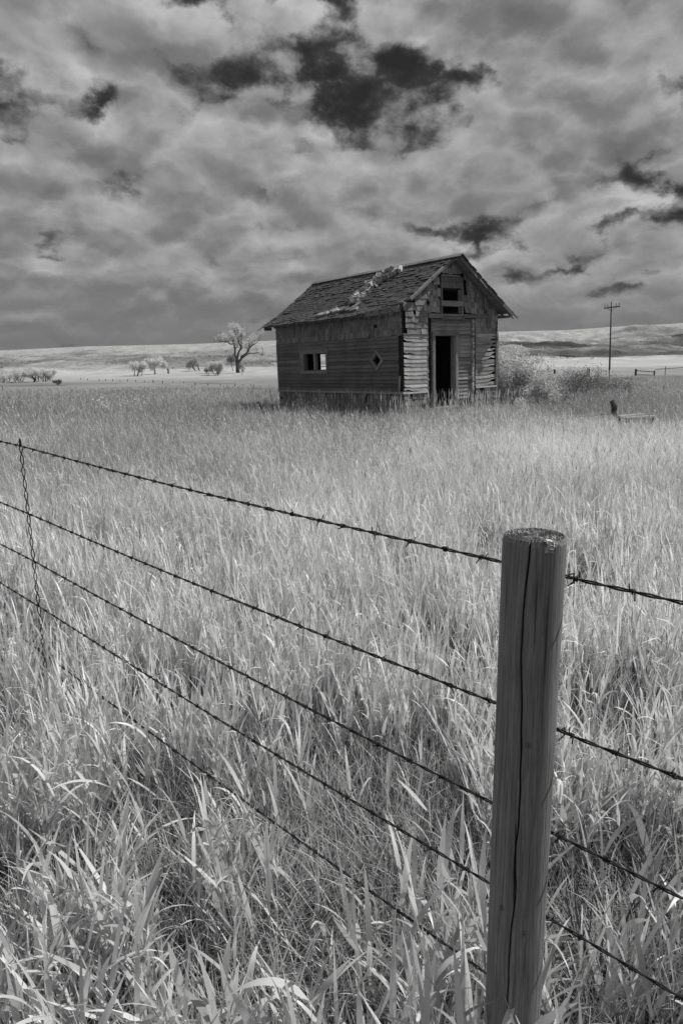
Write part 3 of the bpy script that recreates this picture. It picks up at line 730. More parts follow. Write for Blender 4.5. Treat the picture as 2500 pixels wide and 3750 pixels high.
def build_post():
    na, nz_ = 420, 170
    th = np.linspace(0, 2 * math.pi, na, endpoint=False); zs = np.linspace(-.25, PT, nz_)
    T, Z = np.meshgrid(th, zs)
    face = math.atan2(-1.40, -.40)                        # towards the camera
    def crack(off, wdt, dep, z0, z1, wig, seed):
        c = face + off + wig * (fbm(Z * 5 + seed, Z * 0 + seed, 3, seed) - .5)
        dl = (T - c + math.pi) % (2 * math.pi) - math.pi
        env = sstep(z0 - .06, z0 + .03, Z) * (1 - sstep(z1 - .03, z1 + .06, Z))
        return dep * env * np.exp(-(dl * PR / (wdt * (.25 + .75 * env))) ** 4)
    # photo left = anticlockwise seen from above is negative here: offsets measured in radians of arc
    Rr = PR * (1 + .012 * (fbm(np.cos(T) * 2 + 5, Z * 1.2 + np.sin(T) * 2, 3, 3) - .5) * 2)
    ck = crack(-.17, .0014, .022, .80, PT + .2, .25, 2) + crack(-.14, .0013, .020, -.3, .93, .22, 8)
    for off in (-.85, -.52, .04, .34, .62, .95, 1.2):
        ck = ck + crack(off, .0005, .0012, R_.uniform(-.2, .7), R_.uniform(.8, 1.5), .08, R_.randint(20, 90))
    Rr = Rr - ck
    Rr = Rr - .004 * sstep(PT - .012, PT, Z)
    X = Rr * np.cos(T); Y = Rr * np.sin(T)
    tone = .5 + .25 * (fbm(np.cos(T) * 9, Z * .8 + np.sin(T) * 9, 3, 6) - .5) - 6 * np.minimum(ck, .05)
    V = np.stack([X, Y, Z], -1).reshape(-1, 3)
    i = np.arange(nz_ - 1)[:, None] * na + np.arange(na)[None]; j = np.arange(nz_ - 1)[:, None] * na + (np.arange(na)[None] + 1) % na
    Q = [np.stack([i, j, j + na, i + na], -1).reshape(-1, 4)]
    # end grain: rings shrinking to the middle, checked and pitted
    nr = 46; Vt = []; tt = []
    rim = Rr[-1]
    for k in range(1, nr + 1):
        s = 1 - k / nr; s = max(s, .004)
        x, y = rim * np.cos(th) * s, rim * np.sin(th) * s
        a = np.abs(fbm(x * 130 + 7, y * 130, 3, 61) - .5) * 2; rad = np.abs(fbm(th * 7 + 3, np.full_like(th, s * 2.0), 2, 77) - .5) * 2
        pit = (1 - sstep(.0, .22, a)) * .006 + (1 - sstep(0, .10, rad)) * .006 * min(1, s * 2)
        Vt.append(np.stack([x, y, PT + .003 * (1 - s) - pit + .002 * np.sin(s * 60)], -1)); tt.append(.62 + .6 * (fbm(x * 90, y * 90, 3, 15) - .5) - 60 * pit)
    base = len(V); V = np.concatenate([V] + Vt); tone = np.concatenate([tone.ravel()] + tt)
    rows = [np.arange(na) + (nz_ - 1) * na] + [base + k * na + np.arange(na) for k in range(nr)]
    for a, b in zip(rows[:-1], rows[1:]): Q.append(np.stack([a, np.roll(a, -1), np.roll(b, -1), b], -1))
    o = link('fence_post', np_mesh('fence_post', V, np.concatenate(Q), np.clip(tone, .05, 1), MT['post'], False), fence)
    return tag(o, label='thick cracked round wooden post')
post = build_post()
mb = MB()
for k in range(34):
    a = math.atan2(-1.40, -.40) + .50 + R_.gauss(0, .10); r = PR * R_.uniform(.93, 1.0)
    mb.box((r * math.cos(a), r * math.sin(a), PT - R_.uniform(-.002, .02)), (R_.uniform(.004, .010), R_.uniform(.004, .008), .005), Matrix.Rotation(R_.uniform(0, 3), 3, 'Z') @ Matrix.Rotation(R_.uniform(-.5, .5), 3, 'X'), R_.uniform(.5, .9), .003)
kn = []
for off, z in ((.12, .80), (-.55, .38), (.30, .33), (.1, -.12)):
    m3 = MB(); a = math.atan2(-1.40, -.40) + off; z -= FO.z
    for q in range(3):
        rr = (.0062, .0052, .002)[q]; m3.poly([((PR + .0006 + .0012 * q) * math.cos(a + rr * math.cos(e) / PR), (PR + .0006 + .0012 * q) * math.sin(a + rr * math.cos(e) / PR), z + 1.35 * rr * math.sin(e)) for e in np.linspace(0, 2 * math.pi, 16, endpoint=False)], (.36, .40, .22)[q])
    m3.build('knot', MT['post'], post)
lich = mb.build('lichen', mat_surface('pale_lichen', .42, .2, (90, 90, 90), 1, bump=.4, bump_d=.003), post)
WD = Vector((-math.sqrt(.5), math.sqrt(.5), 0))          # along the wire, away to the left
WN = Vector((math.sqrt(.5), math.sqrt(.5), 0))           # behind the post
bb = MB()
hx = [Vector((math.cos(a) * .0052, math.sin(a) * .0052, (a / 12.57 - .5) * .010)) for a in np.linspace(0, 12.57, 22)]
bb.tube([hx[0] + Vector((.003, .016, -.002))] + hx + [hx[-1] + Vector((-.004, -.017, .003))], .0015, 5)
barb_me = bb.mesh('barb', MT['wire'], True)
WLAB = ['topmost', 'second', 'middle', 'fourth', 'lowest']
#         height at the stay, at the post, at the right end
WH = [(1.205, 1.148, 1.145, 1.14), (.855, .795, .785, .785), (.60, .525, .525, .515), (.35, .295, .295, .28), (.08, .02, .02, .0)]
def wire_pt(i, t):
    h = np.interp(t, [-1.6, -.09, .07, 2.93, 6.5], [WH[i][3], WH[i][2], WH[i][1], WH[i][0], WH[i][0] + .07])
    sag = -.012 * math.sin(min(max(t, 0), 2.9) / 2.9 * math.pi)
    return Vector((.40, 1.40, 0)) + WN * .070 + WD * t + Vector((0, 0, h + sag))
for i in range(5):
    mb = MB(); ts = np.arange(-1.5, 6.2, .0045 if i < 4 else .0045)
    for ph in (0, math.pi):
        pts = []
        for t in ts:
            a = t / .062 * 2 * math.pi * .5 + ph + .6 * math.sin(t * 3.1 + i)
            pts.append(wire_pt(i, t) - FO + (WN * math.cos(a) + Vector((0, 0, 1)) * math.sin(a)) * .0023)
        mb.tube(pts, .0022, 5)
    wo = mb.build('barbed_wire', MT['wire'], fence, True)
    wo['label'] = WLAB[i] + ' strand of barbed wire on the post'
    t = -1.4 + R_.uniform(0, .1); barbs = []
    while t < 6.1:
        barbs.append(t); t += R_.uniform(.095, .125)
    barbs.sort(key=lambda q: abs(q - .2)); rest = MB()
    for k, tb in enumerate(barbs):
        rot = Matrix((WN, Vector((0, 0, 1)), WD)).transposed() @ Matrix.Rotation(R_.uniform(0, 6.28), 3, 'Z')
        rot = rot @ Matrix.Rotation(R_.uniform(-.25, .25), 3, 'X')
        loc = wire_pt(i, tb) - FO
        if abs(tb - .0) < .06: continue
        if k < 20:
            o = link('barb', barb_me, wo); o.matrix_local = Matrix.Translation(loc) @ rot.to_4x4()
        else:
            n0 = len(rest.v); rest.v += [tuple(loc + rot @ Vector(v)) for v in bb.v]; rest.t += bb.t; rest.f += [tuple(q + n0 for q in f) for f in bb.f]
    tag(rest.build('barbs', MT['wire'], wo, True), kind='stuff')
    mb = MB(); p = wire_pt(i, .055) - FO; q = wire_pt(i, -.055) - FO       # staple
    for c in (p, q):
        mb = MB(); mb.tube([c + Vector((0, 0, .012)) - WN * .02, c + Vector((0, 0, .010)) + WN * .004, c + Vector((0, 0, -.010)) + WN * .004, c + Vector((0, 0, -.012)) - WN * .02], .002, 5)
        mb.build('staple', MT['wire'], wo)
mb = MB(); t0 = 2.93
for ph in (0, math.pi):
    pts = []
    for z in np.arange(1.235, -.02, -.004):
        a = (1.235 - z) / .062 * math.pi + ph; r = .0072 * (1 - .75 * sstep(1.19, 1.23, np.array(z)))
        lean = (1.2 - z) * .008
        pts.append(Vector((.40, 1.40, 0)) + WN * .070 + WD * (t0 - lean) + Vector((0, 0, z)) - FO + (WD * math.cos(a) + WN * math.sin(a)) * float(r))
    mb.tube(pts, .0027, 5)
lp = [Vector((.40, 1.40, 0)) + WN * .070 + WD * t0 - FO + Vector((0, 0, 1.225)) + WD * (.011 * math.cos(a)) + Vector((0, 0, .018 * math.sin(a))) for a in np.linspace(0, 6.3, 16)]
mb.tube(lp, .0027, 5)
tag(mb.build('wire_stay', MT['wire'], fence, True), label='twisted vertical wire stay hanging across the strands')

# ------------------------------------------------------------------ grass
def blades(P, phi, L, wd, th0, kap, nseg, twist=None, pw=1.0, prof='leaf'):
    """ribbon blades: returns verts, quads"""
    N = len(P); pos = P.copy(); Vs = []
    sx, sy = -np.sin(phi), np.cos(phi)
    for k in range(nseg + 1):
        u = k / nseg
        if prof == 'leaf': wk = wd * np.clip((.55 + 1.6 * u) if u < .3 else 1.03 * (1 - ((u - .3) / .7) ** 1.7), .06, None)
        else: wk = wd * (1 - .75 * u)
        tw = 0 if twist is None else twist * u
        th = th0 + kap * u ** pw
        dx, dy, dz_ = np.sin(th) * np.cos(phi), np.sin(th) * np.sin(phi), np.cos(th)
        nx, ny, nz_ = -np.cos(th) * np.cos(phi), -np.cos(th) * np.sin(phi), np.sin(th)
        c, s = np.cos(tw), np.sin(tw)
        side = np.stack([sx * c + nx * s, sy * c + ny * s, nz_ * s + 0 * sx], -1) * (wk / 2)[:, None] if np.ndim(wk) else None
        Vs.append(pos - side); Vs.append(pos + side)
        pos = pos + np.stack([dx, dy, dz_], -1) * (L / nseg)[:, None]
    V = np.stack(Vs, 1).reshape(-1, 3); m = 2 * (nseg + 1)
    b = np.arange(N)[:, None] * m + 2 * np.arange(nseg)[None]
    Q = np.stack([b, b + 1, b + 3, b + 2], -1).reshape(-1, 4)
    return V, Q, m
class Heap:
    def __init__(s): s.V = []; s.Q = []; s.T = []; s.n = 0
    def add(s, V, Q, T): s.V.append(V); s.Q.append(Q + s.n); s.T.append(T); s.n += len(V)
    def addb(s, P, phi, L, wd, th0, kap, nseg, tone, **kw):
        V, Q, m = blades(P, phi, L, wd, th0, kap, nseg, **kw); s.add(V, Q, np.repeat(np.clip(tone, 0, 1), m))
    def build(s, name, mat, **kw):
        o = link(name, np_mesh(name, np.concatenate(s.V), np.concatenate(s.Q), np.concatenate(s.T), mat)); return tag(o, **kw)
U = lambda a, b, n: rng.uniform(a, b, n)
def cabin_mask(x, y):
    c, s = math.cos(.6465), math.sin(.6465); dx, dy = x - 1.5673, y - 17.2628
    lx, ly = c * dx + s * dy, -s * dx + c * dy
    return (lx > -.02) & (lx < CW + .02) & (ly > -.02) & (ly < CL + .02)
def scatter(n, y0, y1, lat, margin, power=1.0):
    """points over the view wedge between depths y0 and y1, uniform per area"""
    u = rng.random(n); y = np.sqrt(y0 * abs(y0) * 0 + (max(y0, 0)) ** 2 + u * (y1 ** 2 - max(y0, 0) ** 2)) if y0 > 4 else y0 + (y1 - y0) * u
    x = (rng.random(n) * 2 - 1) * (lat * np.maximum(y, 0) + margin)
    if y0 <= 4:
        keep = rng.random(n) < (lat * np.maximum(y, 0) + margin) / (lat * y1 + margin); x, y = x[keep], y[keep]
    k = ~cabin_mask(x, y) & ((x - .4) ** 2 + (y - 1.4) ** 2 > .074 ** 2)
    return x[k], y[k]
def low_grass(x, y):
    f = np.ones_like(x)
    dx, dy = x - 1.5673, y - 17.2628; c, s_ = math.cos(.6465), math.sin(.6465); lx, ly = c * dx + s_ * dy, -s_ * dx + c * dy
    f = f - .38 * np.exp(-(np.clip(np.maximum(np.maximum(-lx, lx - CW), np.maximum(-ly, ly - CL)), 0, 9) / 2.2) ** 2)
    for cx, cy, r, a in ((6.3, 14.9, 1.2, .65), (6.5, 16.4, 1.3, .65), (5.6, 16.3, .9, .4), (-2.1, 18.3, 1.3, .65)): f = f - a * np.exp(-((x - cx) ** 2 + (y - cy) ** 2 * .6) / r ** 2)
    return np.clip(f, .32, 1)
def lean_field(x, y): return 6.283 * fbm(x / 1.1 + 4, y / 1.1, 2, 71) * 1.6

GH = Heap(); TH = Heap()
# nearest grass: leafy stems, basal blades, thatch
def near_field(n, y0, y1, lat, margin, wmul, lmul, nst, seg):
    x, y = scatter(n, y0, y1, lat, margin)
    den = fbm(x / .42 + 11, y / .42, 3, 81); k = rng.random(len(x)) < np.clip((den - .36 - .035 * (1 - sstep(2.0, 3.0, y))) * 5.0, .02, 1); x, y = x[k], y[k]
    N = len(x); z = ground_h(x, y); hh = U(.34, .66, N) * (.75 + .5 * fbm(x / .9, y / .9, 2, 83)) * lmul
    lf = lean_field(x, y); sphi = lf + rng.normal(0, 1.2, N); sth = np.abs(rng.normal(0, .17, N)); ton = np.clip(rng.normal(.70, .16, N) - .26 * (1 - sstep(1.6, 3.6, y)), .05, 1)
    P = np.stack([x, y, z - .01], -1); wmul = wmul * (1 + .22 * (1 - sstep(1.6, 3.0, y)))
    GH.addb(P, sphi, hh, U(.0025, .004, N) * wmul, sth, U(.02, .28, N), 4, ton * .85, prof='stem')
    for j in range(nst):
        f = U(.06, .92, N); sel = rng.random(N) < .86
        st = sth + .1 * f
        Pj = P + np.stack([np.sin(st) * np.cos(sphi) * hh * f, np.sin(st) * np.sin(sphi) * hh * f, np.cos(st) * hh * f], -1)
        nearb = 1 - sstep(2.2, 3.4, y); bent = rng.random(N) < .16 + .14 * nearb
        L = U(.13, .34, N) * lmul; wd = rng.gamma(5, .0017, N).clip(.003, .017) * wmul
        th0 = U(.04, .42, N) + nearb * rng.random(N) ** 2 * .6; kap = np.where(bent, U(.9, 2.0, N), U(.0, .55, N))
        phi = np.where(rng.random(N) < .35, sphi + rng.normal(0, .6, N), U(0, 6.283, N))
        tn = np.clip(ton + rng.normal(0, .13, N), .05, 1)
        GH.addb(Pj[sel], phi[sel], L[sel], wd[sel], th0[sel], kap[sel], seg, tn[sel], twist=rng.normal(0, .7, N)[sel], pw=1.6)
near_field(9500, 1.0, 3.4, .62, 1.2, 1.25, .84, 5, 7)
near_field(26000, 3.4, 7.0, .60, 1.0, 1.1, .95, 5, 5)
x, y = scatter(58000, 1.0, 7.0, .6, 1.2); k = rng.random(len(x)) < np.clip((fbm(x / .3, y / .3, 3, 87) - .33) * 4, .06, 1); x, y = x[k], y[k]; N = len(x)
GH.addb(np.stack([x, y, ground_h(x, y) - .01], -1), lean_field(x, y) + rng.normal(0, 1.5, N), U(.10, .36, N), U(.0018, .0045, N), U(.02, .5, N), U(.1, 1.2, N), 5, np.clip(rng.normal(.38, .2, N), .02, 1), twist=rng.normal(0, .8, N))
x, y = scatter(60000, .8, 7, .6, 1.2); N = len(x)
TH.addb(np.stack([x, y, ground_h(x, y) + U(-.01, .07, N)], -1), U(0, 6.283, N), U(.1, .34, N), U(.0016, .0045, N), U(.9, 1.6, N), U(-.3, .5, N), 3, rng.random(N) ** 1.3)
x, y = scatter(26000, 1.0, 3.4, .62, 1.1); N = len(x)
GH.addb(np.stack([x, y, ground_h(x, y) - .01], -1), U(0, 6.283, N), U(.10, .34, N), U(.002, .0055, N), U(.05, .9, N), U(.0, .9, N), 4, np.clip(rng.normal(.32, .22, N), .0, 1), twist=rng.normal(0, .8, N))
x, y = scatter(2600, 1.1, 6.0, .6, 1.2); N = len(x)
GH.addb(np.stack([x, y, ground_h(x, y)], -1), U(0, 6.283, N), U(.3, .62, N), U(.0018, .0034, N), U(.1, 1.15, N), U(-.1, .35, N), 4, np.where(rng.random(N) < .4, .02, U(.4, .95, N)), prof='stem')
# the field up to and past the cabin
def mid_field(n, y0, y1, lat, margin, wmul, seg, hm=1.0):
    x, y = scatter(n, y0, y1, lat, margin); den = fbm(x / .8, y / 1.1, 3, 91); k = rng.random(len(x)) < np.clip((den - .24) * 3.4, .12, 1); x, y = x[k], y[k]
    N = len(x); patch = fbm(x / 3.5, y / 5, 3, 93); hh = U(.36, .74, N) * (.72 + .5 * fbm(x / 2.2, y / 2.2, 2, 95)) * hm * low_grass(x, y)
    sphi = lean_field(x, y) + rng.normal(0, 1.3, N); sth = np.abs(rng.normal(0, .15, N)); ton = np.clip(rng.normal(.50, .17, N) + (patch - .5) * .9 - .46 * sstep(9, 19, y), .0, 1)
    P = np.stack([x, y, ground_h(x, y) - .01], -1)
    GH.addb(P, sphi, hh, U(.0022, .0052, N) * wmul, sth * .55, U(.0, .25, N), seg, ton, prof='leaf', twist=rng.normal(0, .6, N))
    for j in range(2):
        f = U(.15, .9, N); Pj = P + np.stack([np.sin(sth) * np.cos(sphi) * hh * f, np.sin(sth) * np.sin(sphi) * hh * f, np.cos(sth) * hh * f], -1)
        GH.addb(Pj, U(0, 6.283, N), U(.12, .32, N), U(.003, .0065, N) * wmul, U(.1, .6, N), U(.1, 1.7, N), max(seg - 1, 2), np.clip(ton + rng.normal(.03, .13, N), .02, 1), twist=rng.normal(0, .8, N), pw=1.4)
def flecks(n, y0, y1, wm):
    x, y = scatter(n, y0, y1, .56, .8); N = len(x); h = U(.28, .62, N) * low_grass(x, y)
    GH.addb(np.stack([x, y, ground_h(x, y) + h], -1), U(0, 6.283, N), U(.05, .14, N), U(.004, .008, N) * wm, U(.2, 1.4, N), U(.2, 1.2, N), 2, np.clip(rng.normal(.85, .2, N) - .35 * sstep(10, 20, y), .2, 1), twist=rng.normal(0, 1, N))  # short bright blades: seed heads, plus glints of bent leaves put into the tone
    x, y = scatter(n // 5, y0, y1, .56, .8); N = len(x); h = U(.5, .82, N) * low_grass(x, y); phi = U(0, 6.283, N); a_ = np.abs(rng.normal(0, .12, N)); P = np.stack([x, y, ground_h(x, y)], -1); tn = np.clip(rng.normal(.3, .25, N), 0, 1)
    GH.addb(P, phi, h, U(.002, .0035, N) * wm, a_, U(0, .25, N), 4, tn, prof='stem')
    GH.addb(P + np.stack([np.sin(a_) * np.cos(phi), np.sin(a_) * np.sin(phi), np.cos(a_)], -1) * (h * .9)[:, None], phi, U(.06, .12, N), U(.007, .012, N) * wm, a_, U(.1, .9, N), 3, tn, twist=rng.normal(0, 1, N))
flecks(9000, 2.8, 7, .8); flecks(16000, 7, 14, 1.1); flecks(18000, 14, 28, 1.7)
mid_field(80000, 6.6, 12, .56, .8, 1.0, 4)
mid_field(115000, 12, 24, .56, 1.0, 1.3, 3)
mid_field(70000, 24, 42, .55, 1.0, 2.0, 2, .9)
GH.build('grass', MT['grass'], kind='stuff', label='tall pale prairie grass filling the field in front of the cabin', cat='grass')
TH.build('thatch', MT['thatch'], kind='stuff', label='dead flattened thatch on the ground under the tall grass', cat='thatch')
FH = Heap()
x, y = scatter(110000, 42, 100, .54, 2); N = len(x)
k_ = (y < 62) | (x / y > .05); x, y = x[k_], y[k_]; N = len(x)
FH.addb(np.stack([x, y, ground_h(x, y) - .02], -1), U(0, 6.283, N), U(.25, .55, N), U(.02, .045, N), U(0, .3, N), U(.1, .8, N), 2, np.clip(rng.normal(.22, .12, N) + (fbm(x / 8, y / 12, 3, 97) - .5) * .6, 0, 1), twist=rng.normal(0, .8, N))
FH.build('field_grass', MT['grass'], kind='stuff', label='shorter dull grass on the far slope behind the cabin', cat='grass')
# seed stalks against the cabin walls
SH = Heap()
def stalks(sx, sy, h0, h1, t0=.45):
    N = len(sx); P = np.stack([sx, sy, ground_h(sx, sy) - .01], -1); L = U(h0, h1, N); phi = U(0, 6.283, N); a = np.abs(rng.normal(0, .09, N)); ton = np.clip(rng.normal(t0, .16, N), .1, 1)
    for off in (0, 1.57): SH.addb(P, phi + off, L, np.full(N, .006), a * (1 if off == 0 else 0), U(.0, .2, N) * (1 if off == 0 else 0), 4, ton, prof='stem')
    top = P + np.stack([np.sin(a) * np.cos(phi) * L * .8, np.sin(a) * np.sin(phi) * L * .8, np.cos(a) * L * .8], -1)
    SH.addb(top, phi, L * .24, U(.009, .018, N), a, U(.1, .5, N), 3, np.clip(ton + .12, 0, 1), twist=rng.normal(0, 1, N))
    for j in range(2):
        f = U(.1, .6, N)[:, None]; Pj = P * (1 - f) + (P + (top - P) / .8) * f
        SH.addb(Pj, U(0, 6.283, N), U(.15, .35, N), U(.006, .010, N), U(.1, .5, N), U(.1, 1.2, N), 3, ton)
def cab_xy(lx, ly):
    c, s = math.cos(.6465), math.sin(.6465); return 1.5673 + c * lx - s * ly, 17.2628 + s * lx + c * ly
n = 330; lx, ly = U(-.85, -.05, n), U(-.5, 6.2, n); k = rng.random(n) < np.clip((fbm(ly / .5, lx / 2, 2, 99) - .25) * 2.6, .15, 1); stalks(*cab_xy(lx[k], ly[k]), .45, .95)
n = 300; lx, ly = U(-.5, 4.2, n), U(-.95, -.06, n); k = rng.random(n) < np.clip((fbm(lx / .4, ly / 2, 2, 98) - .25) * 2.6, .15, 1); stalks(*cab_xy(lx[k], ly[k]), .5, .95)
SH.build('seed_stalks', MT['grass'], kind='stuff', label='tall dry seed stalks standing along the foot of the cabin walls', cat='tall grass')

# ------------------------------------------------------------------ shrubs and trees
def leaf_cloud(heap, cen, rad, n, size, tone=(.2, 1.0), flat=1.0):
    """small leaves around cluster centres cen (m,3)"""
    cen = np.asarray(cen, float); idx = rng.integers(0, len(cen), n); r = rng.normal(0, 1, (n, 3)); r[:, 2] *= flat
    P = cen[idx] + r * (np.asarray(rad)[idx] if np.ndim(rad) else rad * np.ones(n))[:, None] * .5
    a = rng.normal(0, 1, (n, 3)); a /= np.linalg.norm(a, axis=1)[:, None]; b = rng.normal(0, 1, (n, 3)); b -= a * (a * b).sum(1)[:, None]; b /= np.linalg.norm(b, axis=1)[:, None]
    s = (U(.6, 1.3, n) * size)[:, None]
    V = np.stack([P - a * s, P + b * s * .45, P + a * s, P - b * s * .45], 1).reshape(-1, 3)
    ct = rng.uniform(*tone, len(cen))
    heap.add(V, np.arange(4 * n).reshape(-1, 4), np.repeat(np.clip(ct[idx] + rng.normal(0, .12, n), 0, 1), 4))
def grow(mb, p, d, L, r, depth, tips, spread=.6, gnarl=.25, kids=(2, 3), up_=.15, sides=5, short=.72, all_=False):
    pts = [Vector(p)]; rad = [r]; n = 5; d = Vector(d).normalized()
    for k in range(n):
        d = (d + Vector([R_.gauss(0, gnarl * .5) for _ in range(3)]) + Vector((0, 0, up_ * .25))).normalized()
        pts.append(pts[-1] + d * (L / n)); rad.append(r * (1 - .45 * (k + 1) / n))
    mb.tube(pts, rad, sides)
    if depth == 0 or all_: tips += pts[2:] if depth == 0 else pts[3:]
    if depth == 0: return
    for j in range(R_.randint(*kids)):
        k = R_.randint(2, n) if j else n
        a = Vector([R_.gauss(0, 1) for _ in range(3)]); a = (a - d * a.dot(d)).normalized()
        nd = (d * math.cos(spread) + a * math.sin(spread * R_.uniform(.6, 1.3)) + Vector((0, 0, up_))).normalized()
        grow(mb, pts[k], nd, L * short * R_.uniform(.8, 1.2), rad[k] * .72, depth - 1, tips, spread, gnarl, kids, up_, sides, short, all_)
def small_tree(name, loc, H, Wd, label, group=None, leaves=900, lsize=.25, stems=1, tone=(.35, 1.0), mat='farleaf', trunk=.3, depth=3, cat='tree', spread=.6, rad=None, bare=False):
    t = empty(name, loc, label=label, cat=cat, group=group)
    mb = MB(); tips = []
    for s in range(stems):
        d = Vector((R_.gauss(0, .35 if stems > 1 else .08), R_.gauss(0, .35 if stems > 1 else .08), 1))
        grow(mb, (R_.gauss(0, .08 * Wd) * (stems > 1), R_.gauss(0, .08 * Wd) * (stems > 1), -.2), d, H * (trunk + .1), H * .035 / (1 if stems == 1 else 1.5), depth, tips, spread=spread)
    xs = np.array([tuple(p) for p in tips]); ext = max(xs[:, 2].max(), .1)
    sc = Vector((Wd / max(np.ptp(xs[:, 0]), .1) * .86, Wd / max(np.ptp(xs[:, 1]), .1) * .86, H / ext * .94))
    mb.v = [(v[0] * sc.x, v[1] * sc.y, v[2] * sc.z) if v[2] > .2 * H * .3 else (v[0] * (1 + (sc.x - 1) * max(v[2], 0) / (.06 * H + .01)) if v[2] > 0 else v[0], v[1], v[2] * sc.z) for v in mb.v]
    xs = xs * np.array(sc)
    mb.build('trunk', MT['bark'], t)
    hp = Heap(); leaf_cloud(hp, xs, rad or H * .17, leaves * 4, lsize, tone); hp.build('crown', MT[mat]).parent = t
    return t
def px_size(v, px): return px * v.y / F_PX
# the big cottonwood: limbs laid out from the photograph, in metres around its own base
p = at(872, 1365, 350, 500); k = px_size(p, 1)          # metres per photo pixel at its distance
ct = empty('cottonwood_tree', p, label='large spreading cottonwood tree with thick dark forked trunk on the valley floor', cat='tree')
mb = MB(); tips = []
def limb(pts, r0, r1, kids=9, d2=1):
    n = len(pts); P = [Vector((a * k, dy * k, b * k)) for a, b, dy in pts]
    Q = []
    for i in range(n - 1):
        for f in (0, .5): Q.append(P[i].lerp(P[i+1], f) + Vector([R_.gauss(0, .25) for _ in range(3)]) * (1 if i or f else 0))
    Q.append(P[-1]); rad = [r0 + (r1 - r0) * i / (len(Q) - 1) for i in range(len(Q))]
    mb.tube(Q, [q * k for q in rad], 7)
    for j in range(kids):
        i = R_.randint(len(Q) // 3, len(Q) - 1); dr = (Q[i] - Q[i-1]).normalized()
        grow(mb, Q[i], dr + Vector((R_.gauss(0, .7), R_.gauss(0, .7), .7)), R_.uniform(12, 20) * k, max(rad[i] * .5, .9) * k, d2, tips, spread=.7, gnarl=.4)
limb([(0, -3, 0), (-2, 20, 0), (-2, 42, 0), (-1, 52, 0)], 7.0, 6, 0)
limb([(-2, 45, 0), (-9, 65, 3), (-10, 85, 6), (-14, 100, 8), (-30, 106, 12), (-44, 112, 14), (-66, 112, 16)], 4.2, 1.2, 16, 2)
limb([(-1, 48, 0), (6, 70, -6), (16, 88, -10), (8, 110, -10), (-2, 128, -12), (-6, 142, -12)], 4.0, 1.0, 16, 2)
limb([(16, 88, -10), (22, 105, -14), (18, 125, -16), (8, 140, -10)], 2.2, .8, 8, 2)
limb([(2, 35, 0), (18, 55, -4), (35, 72, -8), (50, 92, -10), (66, 98, -12), (76, 108, -12)], 4.6, 1.2, 14, 2)
limb([(14, 50, 2), (34, 64, 8), (55, 70, 14), (70, 70, 18), (82, 64, 20), (88, 75, 20)], 2.4, .8, 7, 2)
limb([(-10, 85, 6), (-14, 105, 20), (-10, 125, 24)], 2.4, .8, 8, 2)
mb.build('trunk', MT['bark'], ct, True)
hp = Heap(); leaf_cloud(hp, np.array([tuple(q) for q in tips]), 6.5 * k, 10000, 1.4 * k, (.35, .95)); hp.build('crown', MT['farleaf']).parent = ct
def tree_at(px, py, wpx, hpx, name, label, **kw):
    p = at(px, py, 200, 500); k = px_size(p, 1)
    return small_tree(name, p, hpx * k, wpx * k, label, lsize=kw.pop('ls', 1.7) * k, **kw)
tree_at(507, 1376, 72, 48, 'valley_tree', 'broad pale round bushy tree, leftmost of three in a row on the valley floor', leaves=2600, stems=4, trunk=.3, depth=2, group='small trees on the valley floor')
tree_at(569, 1370, 60, 60, 'valley_tree', 'medium round tree between the broad bushy tree and the slim one', leaves=2200, stems=3, depth=2, group='small trees on the valley floor')
tree_at(617, 1368, 36, 54, 'valley_tree', 'slim leaning tree, rightmost of three in a row on the valley floor', leaves=1300, stems=1, depth=3, group='small trees on the valley floor')
tree_at(738, 1356, 48, 52, 'valley_tree', 'greyer tree on the slope left of the low pale tree with many stems', leaves=900, stems=2, depth=2, mat='farleaf', tone=(.0, .35), group='small trees on the valley floor')
tree_at(795, 1374, 56, 48, 'valley_tree', 'low pale tree with several dark stems left of the big cottonwood', leaves=2600, stems=5, depth=2, group='small trees on the valley floor')
tree_at(765, 1373, 26, 30, 'valley_tree', 'small grey bushy tree crowding the left side of the many stemmed tree', leaves=700, stems=2, depth=2, tone=(.2, .7), group='small trees on the valley floor')
tree_at(853, 1355, 24, 56, 'valley_tree', 'thin upright grey tree just behind the cottonwood trunk', leaves=700, stems=1, depth=3, mat='brush', tone=(.5, 1.), group='small trees on the valley floor')
tree_at(886, 1374, 20, 46, 'valley_tree', 'nearly bare small tree right of the cottonwood trunk', leaves=150, stems=2, depth=3, mat='brush', group='small trees on the valley floor')
for px, py, wp, hp_, lb in ((20, 1400, 110, 46, 'pale willow bush cut by the left picture edge'), (70, 1400, 100, 48, 'pale willow bush second in the thicket on the left'), (118, 1399, 96, 52, 'tallest pale willow bush in the middle of the left thicket'), (158, 1397, 80, 43, 'pale willow bush near the right end of the left thicket'), (188, 1395, 36, 30, 'smallest pale willow bush closing the right end of the thicket')):
    p = at(px, py, 70, 480); k = px_size(p, 1)
    small_tree('willow_bush', p, hp_ * k, wp * k, lb, 'willow bushes in the thicket', 1700, 1.5 * k, 5, (.3, 1.), 'farleaf', .3, 2, 'bush')
p = at(210, 1410, 60, 480); k = px_size(p, 1)
small_tree('round_shrub', p, 20 * k, 26 * k, 'small grey shrub standing just right of the willow thicket', None, 700, 1.2 * k, 4, (.3, .8), 'brush', .3, 2, 'shrub')
